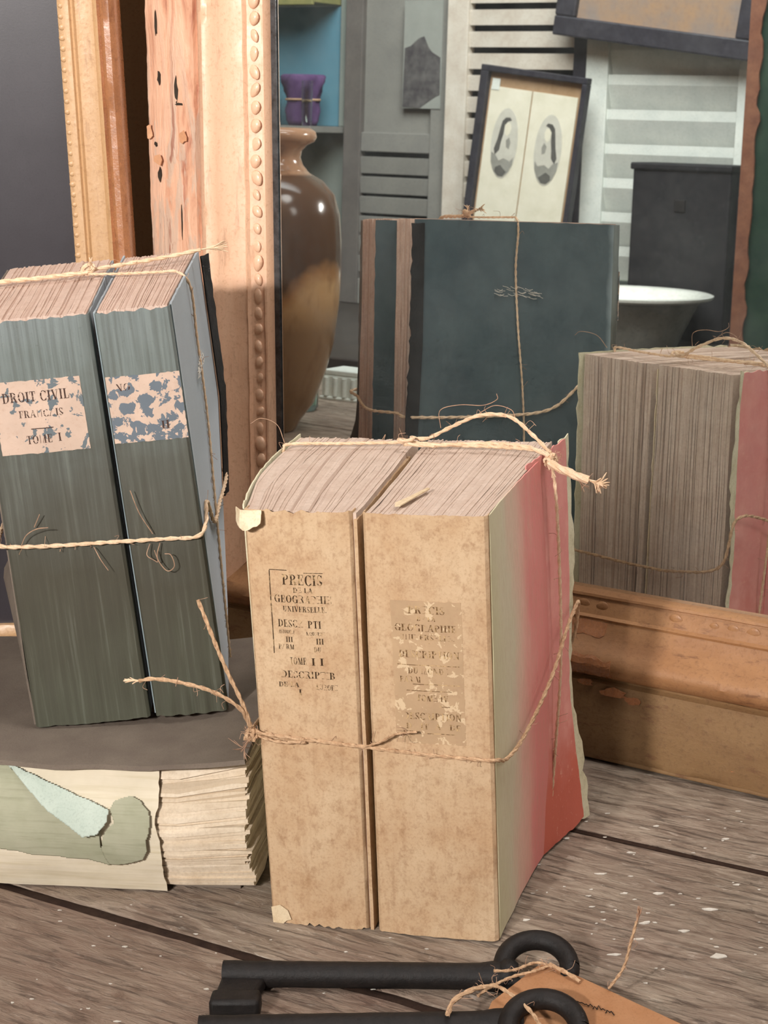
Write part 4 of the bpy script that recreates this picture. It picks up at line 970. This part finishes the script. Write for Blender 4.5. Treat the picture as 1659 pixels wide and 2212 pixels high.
def m_case():
    t = NT('dusty black leathercloth'); n = t.noise(.5, 4, .6); f = t.noise(1.6, 5, .75); g = t.noise(7, 3, .6)
    col = t.mix(t.bw(n, .35, .7), c(24, 23, 26), c(36, 34, 35)); col = t.mix(t.math('MULTIPLY', t.bw(f, .60, .70), .5), col, c(96, 94, 98)); t.bump(g, .4, .05)
    return t.done(col, .6, .3)
M['case'] = m_case()
M['enamel'] = mottled('white enamel', c(226, 226, 216), c(212, 212, 200), .5, .25, .5, .03, 2)
M['enamel_out'] = mottled('grey enamel outside', c(132, 132, 124), c(146, 146, 136), .4, .3, .5, .03, 2, c(60, 58, 54))
M['greenpaint'] = mottled('dark green worn paint', c(32, 56, 46), c(48, 72, 57), .25, .5, .3, .2, 2, c(34, 40, 60))
M['rust'] = mottled('rusty brown edge', c(116, 74, 56), c(140, 96, 72), .5, .7, .3, .4, 3, c(70, 44, 36))
M['bluepanel'] = mottled('dusty blue board', c(84, 126, 142), c(94, 136, 150), .1, .7, .2, .03)
M['shelf'] = mottled('olive painted shelf', c(120, 120, 72), c(146, 140, 88), .3, .6, .3, .1)
M['purple'] = mottled('purple velvet', c(80, 58, 92), c(98, 74, 110), .5, .9, .15, .3, 4)
M['counter'] = mottled('dark counter wood', c(52, 46, 42), c(64, 56, 50), .1, .6, .3, .2, 2)
M['print'] = mottled('grey printed picture', c(64, 60, 62), c(98, 95, 92), .45, .7, .2, .02, 1.5, c(56, 52, 52))
M['printpaper'] = mottled('grey paper', c(138, 140, 132), c(146, 148, 140), .3, .8, .2, .02)
def m_glaze():
    t = NT('brown glaze with painted light'); z = t.axis(2); x = t.axis(0); n = t.noise(.2, 3, .5); f = t.noise(.7, 4, .6, t.stretch((1, 1, .3)))
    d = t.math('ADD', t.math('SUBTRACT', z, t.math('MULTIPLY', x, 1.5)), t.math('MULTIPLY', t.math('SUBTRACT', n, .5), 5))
    painted_light = t.ramp(t.bw(d, 0, 36), [(0, c(166, 130, 92)), (.16, c(178, 142, 100)), (.20, c(146, 106, 68)), (.24, c(80, 58, 42)), (.7, c(98, 70, 50)), (1, c(110, 78, 54))])  # dark sweep stands for a reflection painted into the glaze colour
    painted_light = t.mix(t.math('MULTIPLY', t.bw(z, 16, 12), .7), painted_light, c(100, 78, 58))  # painted shade over the vase's lower half
    col = t.mix(t.bw(z, 29.3, 29.6), painted_light, c(182, 142, 112))
    col = t.mix(t.math('MULTIPLY', t.bw(f, .5, .7), .35), col, c(90, 56, 34))
    return t.done(col, .16, .5)
M['glaze'] = m_glaze()
def m_glassy(name, col, rough=.05):
    t = NT(name); return t.done(col, rough, .5, 0, Transmission_Weight=1.0, IOR=1.45)
M['glass'] = m_glassy('clear glass', (.92, .97, .95, 1)); M['greenglass'] = m_glassy('green bottle glass', (.62, .80, .72, 1), .1)

# counter along the far wall
ct = rthing('shop_counter', 'dark wooden counter along the far wall, seen in the mirror', 'counter', -168, 216)
MB().box(-80, 78, .5, 76, -3, 0).build('counter_top', 'counter', ct, bevel=.3)
MB().box(-78, 76, 2, 73, -84, -3).build('counter_body', 'counter', ct, bevel=.3)

# vase
vz = rthing('glazed_vase', 'brown glazed stoneware vase reflected at the left of the mirror', 'vase', -129.0, 78)
prof = [(0, .3), (2.6, .0), (2.9, .3), (3.3, 1.2), (4.9, 3.4), (6.2, 7), (7.1, 10.5), (7.6, 15), (7.75, 18.5), (7.7, 22), (7.45, 25), (6.8, 27.2), (5.4, 28.8), (3.9, 29.6), (3.2, 30.3), (2.85, 31.3), (3.0, 32.1), (3.6, 32.7), (4.4, 33.1), (4.65, 33.6), (4.5, 34.2), (3.9, 34.6), (3.2, 34.5), (2.6, 33.6), (2.3, 31.5), (2.3, 29)]
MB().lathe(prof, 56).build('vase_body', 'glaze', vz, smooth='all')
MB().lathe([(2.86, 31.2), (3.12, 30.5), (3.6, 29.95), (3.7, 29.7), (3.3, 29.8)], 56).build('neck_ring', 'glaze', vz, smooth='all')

# white ribbed block on the table behind the vase
wb = rthing('ribbed_box', 'small white ribbed box on the table beside the vase reflection', 'box', -136.6, 103)
MB().box(-2.9, 2.9, -4.5, 0, .02, 3.2).build('box_body', 'white', wb, bevel=.15)
MB().box(-2.7, 2.7, -4.6, .0, 3.2, 3.9).build('lid', 'white', wb, bevel=.15)
for k in range(4): MB().tube([(-2.1+1.4*k, .02, .5), (-2.1+1.4*k, .02, 2.9)], .35, 10).build('rib', 'white', wb, smooth=True)
MB().box(-3.1, 3.1, -4.5, .25, .0, .4).build('base_rim', 'white', wb, bevel=.1)

# slatted shutters
def shutter_right():
    t = rthing('louvred_shutter', 'white shutter with broad overlapping slats, under the black framed picture', 'shutter', -160, 215.5, .05)
    MB().box(0, 4.4, 0, 3.2, 0, 68).build('stile', 'white', t, bevel=.15); MB().box(29.3, 31.4, 0, 3.2, 0, 68).build('stile', 'white', t, bevel=.15)
    MB().box(4.4, 29.3, 0, 3.0, 0, 7.0).build('bottom_rail', 'white', t, bevel=.15); MB().box(4.4, 29.3, 0, 3.0, 64, 68).build('top_rail', 'white', t, bevel=.15)
    mb = MB(); mb.prism([(2.7, 0), (2.7, 1.75), (2.4, 1.75), (.3, -3.9), (.3, -4.6), (1.0, -4.3)], lambda a, b, d: (4.4+d, a, b), 24.9); me = mb.mesh('slat')
    z = 13.0
    while z < 64: 
        o = link('slat', me, 'white', t); o.location = (0, 0, z*U); z += 6.03
shutter_right()
def shutter_left():
    t = rthing('louvred_shutter', 'white shutter with flat slats and black gaps above the small portraits', 'shutter', -189.5, 215.5, .05)
    MB().box(0, 4.5, 0, 3.0, 0, 68).build('stile', 'white_warm', t, bevel=.15); MB().box(26.8, 29.3, 0, 3.0, 0, 68).build('stile', 'blackframe', t, bevel=.15)
    MB().box(4.5, 27, 0, .4, 0, 68).build('backing', 'black', t)
    me = MB().box(4.5, 26.8, .8, 2.2, 0, 2.75).mesh('slat'); z = 2.45
    while z < 64:
        dark = 30 < z < 45
        o = link('slat', me, 'white_warm', t); o.location = (0, 0, z*U); o.rotation_euler = (R(-6), 0, 0); z += 3.95
shutter_left()
# grey door with louvred lower half and a pinned print
dr = rthing('grey_door', 'dim grey door with a few louvres and a pinned print, left in the mirror', 'door', -213.9, 217, .05)
MB().box(0, 4.0, 0, 2.5, 0, 80).build('stile', 'browndoor', dr, bevel=.15); MB().box(20, 23.9, 0, 2.5, 0, 80).build('stile', 'greydoor', dr, bevel=.15)
MB().box(4, 20, 0, 1.3, 32, 80).build('upper_panel', 'greydoor', dr, bevel=.1); MB().box(4, 20, 0, .4, 0, 32).build('backing', 'black', dr); MB().box(4, 20, 0, 2.2, 29.8, 33.5).build('cross_rail', 'greydoor', dr, bevel=.15); MB().box(4, 20, 0, 2.2, 0, 5).build('cross_rail', 'greydoor', dr, bevel=.15)
me = MB().box(4, 20, 1.0, 1.8, 0, 3.15).mesh('slat'); z = 6.6
while z < 28: o = link('slat', me, 'greydoor', dr); o.location = (0, 0, z*U); o.rotation_euler = (R(-7), 0, 0); z += 3.85
pr = rthing('pinned_print', 'grey monochrome print pinned to the dim door', 'print', -200.2, 214.45, 38.3)
MB().box(0, 8.6, 0, .12, 0, 20).build('paper', 'printpaper', pr)
mb = MB(); mb.prism([(0.1, .2), (.3, 11.2), (1.6, 11.6), (3.4, 13.0), (4.6, 13.4), (5.6, 11.4), (6.4, 10.5), (8.3, 9.5), (8.4, 2.6), (7.4, 2.2), (4.0, .1)], lambda a, b, d: (a, .14+d, b), .06); mb.build('printed_picture', 'print', pr)
# niche at the left end: blue board, olive shelf, purple velvet, glasses
bl = rthing('blue_board', 'dusty blue board behind the purple velvet at the mirror edge', 'board', -241, 217.3, 34.45)
MB().box(0, 25, 0, 1.0, 0, 23).build('blue_face', 'bluepanel', bl, bevel=.1)
MB().box(25.05, 26.8, 0, 1.6, 0, 40).build('edge_post', 'wallpaint', bl, bevel=.15)
sf = rthing('olive_shelf', 'olive painted shelf above the blue board', 'shelf', -241, 217, 57.7)
MB().box(0, 24.6, 0, 10, 0, 1.4).build('shelf_board', 'shelf', sf, bevel=.1); MB().box(0, 24.6, 9.6, 10.4, -.5, 2.2).build('lipping', 'shelf', sf, bevel=.15)
sl = rthing('narrow_shelf', 'narrow grey shelf holding the purple velvet and glasses', 'shelf', -241, 217.5, 33.2)
MB().box(0, 26.6, 0, 13.5, 0, 1.2).build('shelf_board', 'greydoor', sl, bevel=.1)
for x in (3,): MB().prism([(0, 0), (10, 0), (0, -8)], lambda a, b, d: (x+d, a, b), 1.2).build('bracket', 'greydoor', sl)
pv = rthing('velvet_bag', 'purple velvet pouch with gathered folds', 'bag', -220.2, 209.5, 34.42)
mb = MB(); n = 40; rings = []
for (rr_, z) in [(0, .02), (3.0, .05), (3.5, 1.0), (3.6, 3.0), (3.4, 5.0), (3.9, 6.6), (4.5, 8.4), (4.6, 9.4), (4.1, 9.8), (2.5, 9.6), (0, 9.4)]:
    rings.append(mb.pts([((rr_*(1+.10*math.sin(7*2*math.pi*j/n+z)*min(1, z/3)))*math.cos(2*math.pi*j/n), .7*(rr_*(1+.10*math.sin(7*2*math.pi*j/n+z)*min(1, z/3)))*math.sin(2*math.pi*j/n), z) for j in range(n)]))
for i in range(len(rings)-1):
    for j in range(n): mb.face((rings[i]+j, rings[i]+(j+1) % n, rings[i+1]+(j+1) % n, rings[i+1]+j))
mb.build('pouch', 'purple', pv, smooth='all')
mb = MB(); mb.tube([(3.64*math.cos(a*.157), 2.58*math.sin(a*.157), 5.0) for a in range(41)], .22, 6, caps=False); mb.build('drawstring', 'twine', pv, smooth=True)
for (s, D, r, h, lab) in ((-228.0, 210, 2.0, 9.5, 'clear glass tumbler left of the purple velvet pouch'), (-216.2, 205.3, 1.1, 8.6, 'clear glass tumbler right of the purple velvet pouch')):
    g = rthing('glass_tumbler', lab, 'glass', s, D, 34.42, group='tumblers on the narrow shelf')
    MB().lathe([(0, .0), (r*.8, .0), (r*.85, .2), (r, h), (r-.15, h), (r*.78, .7), (0, .7)], 24).build('tumbler', 'glass', g, smooth=True)
bt = rthing('glass_bottle', 'pale green glass bottle beside the vase in the mirror', 'bottle', -136.0, 93)
MB().lathe([(0, .05), (2.2, .05), (2.5, .5), (2.5, 12), (2.2, 14), (1.1, 16.5), (.9, 20.5), (1.2, 20.7), (1.2, 21.5), (.8, 21.5), (.7, 16.6), (2.1, 12), (2.2, .8), (0, .7)], 28).build('bottle', 'greenglass', bt, smooth=True)

# black framed picture hung crooked
bf = rthing('framed_picture', 'black framed brown picture hung crooked over the shutters', 'picture', -145.6, 209, 49.4, R(6.8))
FWD, FHT = 37.8, 30.0
for nm, q in (('frame_rail', (-FWD/2, FWD/2, 0, 3.4)), ('frame_rail', (-FWD/2, FWD/2, FHT-3.4, FHT)), ('frame_stile', (-FWD/2, -FWD/2+4.0, 3.4, FHT-3.4)), ('frame_stile', (FWD/2-3.2, FWD/2, 3.4, FHT-3.4))):
    MB().box(q[0], q[1], 0, 2.0, q[2], q[3]).build(nm, 'blackframe', bf, bevel=.3)
MB().box(-FWD/2+3.8, FWD/2-3, .3, .9, 3.2, FHT-3.2).build('picture', 'painting', bf)
MB().box(-FWD/2+1, FWD/2-1, -2.2, .2, 1, 6).build('back_batten', 'blackframe', bf)

# double portrait
dp = rthing('portrait_frame', 'small black framed pair of oval portraits leaning against the shutter', 'picture', -170.2, 207, 12.4, R(6.2))
W2 = 10.9; H2 = 33.0
for nm, q in (('frame_rail', (-W2, W2, H2-1.1, H2)), ('frame_rail', (-W2, W2, 0, 1.1)), ('frame_stile', (-W2, -W2+1.6, 1.1, H2-1.1)), ('frame_stile', (W2-1.0, W2, 1.1, H2-1.1))):
    MB().box(q[0], q[1], 0, 1.8, q[2], q[3]).build(nm, 'blackframe', dp, bevel=.15)
MB().box(-W2+1.4, W2-.8, .2, .5, 1, H2-1).build('mount', 'mount_wood', dp)
for x0, x1 in ((-W2+2.0, -.35), (-.1, W2-1.9)):
    lf = MB().box(x0, x1, .5, .75, 1.4, H2-3.6).build('portrait_leaf', 'mat', dp, bevel=.05)
    cx = (x0+x1)/2; cz = 19.6
    def ell(rx, rz, cx_=cx, cz_=cz, n=28): return [(cx_+rx*math.cos(2*math.pi*i/n), cz_+rz*math.sin(2*math.pi*i/n)) for i in range(n)]
    MB().prism(ell(2.75, 6.3), lambda a, b, d: (a, .75+d, b), .05).build('oval_photo', 'photo_pale', lf)
    sg = 1 if x0 < -2 else -1
    def lay(name, mat, P, d0): MB().prism([(cx+a*sg, cz+b) for a, b in P], lambda a, b, d: (a, d0+d, b), .03).build(name, mat, lf)
    lay('hair_silhouette', 'photo_dark', [(-.9, 3.9), (-.3, 4.6), (.6, 4.7), (1.0, 4.2), (.2, 3.9), (-.3, 3.1), (-.4, 1.6), (-.7, .2), (-.9, -1.6), (-1.7, -2.2), (-2.0, -1.2), (-1.5, .6), (-1.2, 2.4)], .80)
    lay('face_silhouette', 'mat', [(-.3, 3.2), (.2, 3.8), (.8, 3.7), (1.1, 2.9), (.9, 1.9), (.4, 1.3), (-.1, 1.8)], .81)
    lay('neck_shadow', 'photo_mid', [(.9, 1.2), (1.3, .3), (1.1, -.9), (.5, -.6), (.3, .6)], .80)
    lay('collar_silhouette', 'photo_pale', [(-1.4, -2.0), (-.6, -1.0), (.4, -1.2), (1.4, -.8), (2.0, -2.0), (1.6, -3.0), (.3, -2.6), (-.7, -3.2)], .81)
    lay('clothing_silhouette', 'photo_mid', [(-2.4, -1.8), (-1.5, -2.2), (-.7, -3.2), (.3, -2.7), (1.6, -3.1), (2.3, -2.2), (2.2, -3.6), (1.5, -5.0), (.6, -5.9), (-.5, -6.0), (-1.6, -5.0), (-2.3, -3.5)], .82)
    lay('shadow_tone', 'photo_dark', [(-1.2, -4.4), (-.2, -3.9), (.6, -4.6), (1.2, -5.0), (.5, -5.9), (-.5, -5.9), (-1.3, -5.2)], .84)
MB().box(-W2+2.2, -W2+3.8, .76, .85, H2-4.2, H2-2.2).build('sticker', 'white', dp, label='small white price sticker')

# black case, enamel basin, green panel
cs = rthing('black_case', 'tall black leathercloth case behind the white basin', 'case', -135.4, 207, .02)
MB().box(-9.2, 9.0, -3.5, 5.0, 0, 29.4).build('case_body', 'case', cs, bevel=.4); MB().box(-10.4, 9.4, -4.2, 1.8, 0, 25.0).build('case_lid', 'case', cs, bevel=.4)
MB().box(-9.6, 9.2, -4.0, 5.4, 28.8, 30.0).build('top_edge', 'case', cs, bevel=.3)
MB().box(-1.0, 1.0, 4.9, 5.3, 22, 24).build('clasp', 'iron', cs, bevel=.1)
bs = rthing('enamel_basin', 'white rimmed enamel basin on the dark counter', 'basin', -137.2, 187.4, .02)
MB().lathe([(0, .6), (7.5, .6), (8.2, .0), (8.6, .6), (9.6, 3.0), (11.6, 7.4), (12.2, 8.0)], 56).build('bowl', 'enamel_out', bs, smooth=True)
MB().lathe([(11.8, 8.0), (13.4, 8.2), (14.0, 8.55), (14.1, 8.95), (13.6, 9.1), (12.4, 8.7), (11.0, 7.2), (9.0, 3.2), (7.8, 1.1), (0, .9)], 56).build('rim', 'enamel', bs, smooth=True)
gp = rthing('green_panel', 'dark green painted panel with a rusty edge at the mirror\'s right', 'panel', -103.2, 152, .02)
MB().box(.1, 30, -1.6, 1.0, 0, 74).build('panel_face', 'greenpaint', gp, bevel=.1)
G = [[(x if i == 0 else 1.9+.8*nz(j*.33)+.5*nz(j*.9, 4), 1.35, lerp(0, 74, j/70)) for j in range(71)] for i, x in ((0, 0), (1, 3))]
MB().grid(G, .35).build('rusty_edge', 'rust', gp)
MB().box(8.2, 9.0, 1.2, 1.6, 0, 74).build('batten', 'greenpaint', gp, bevel=.1)
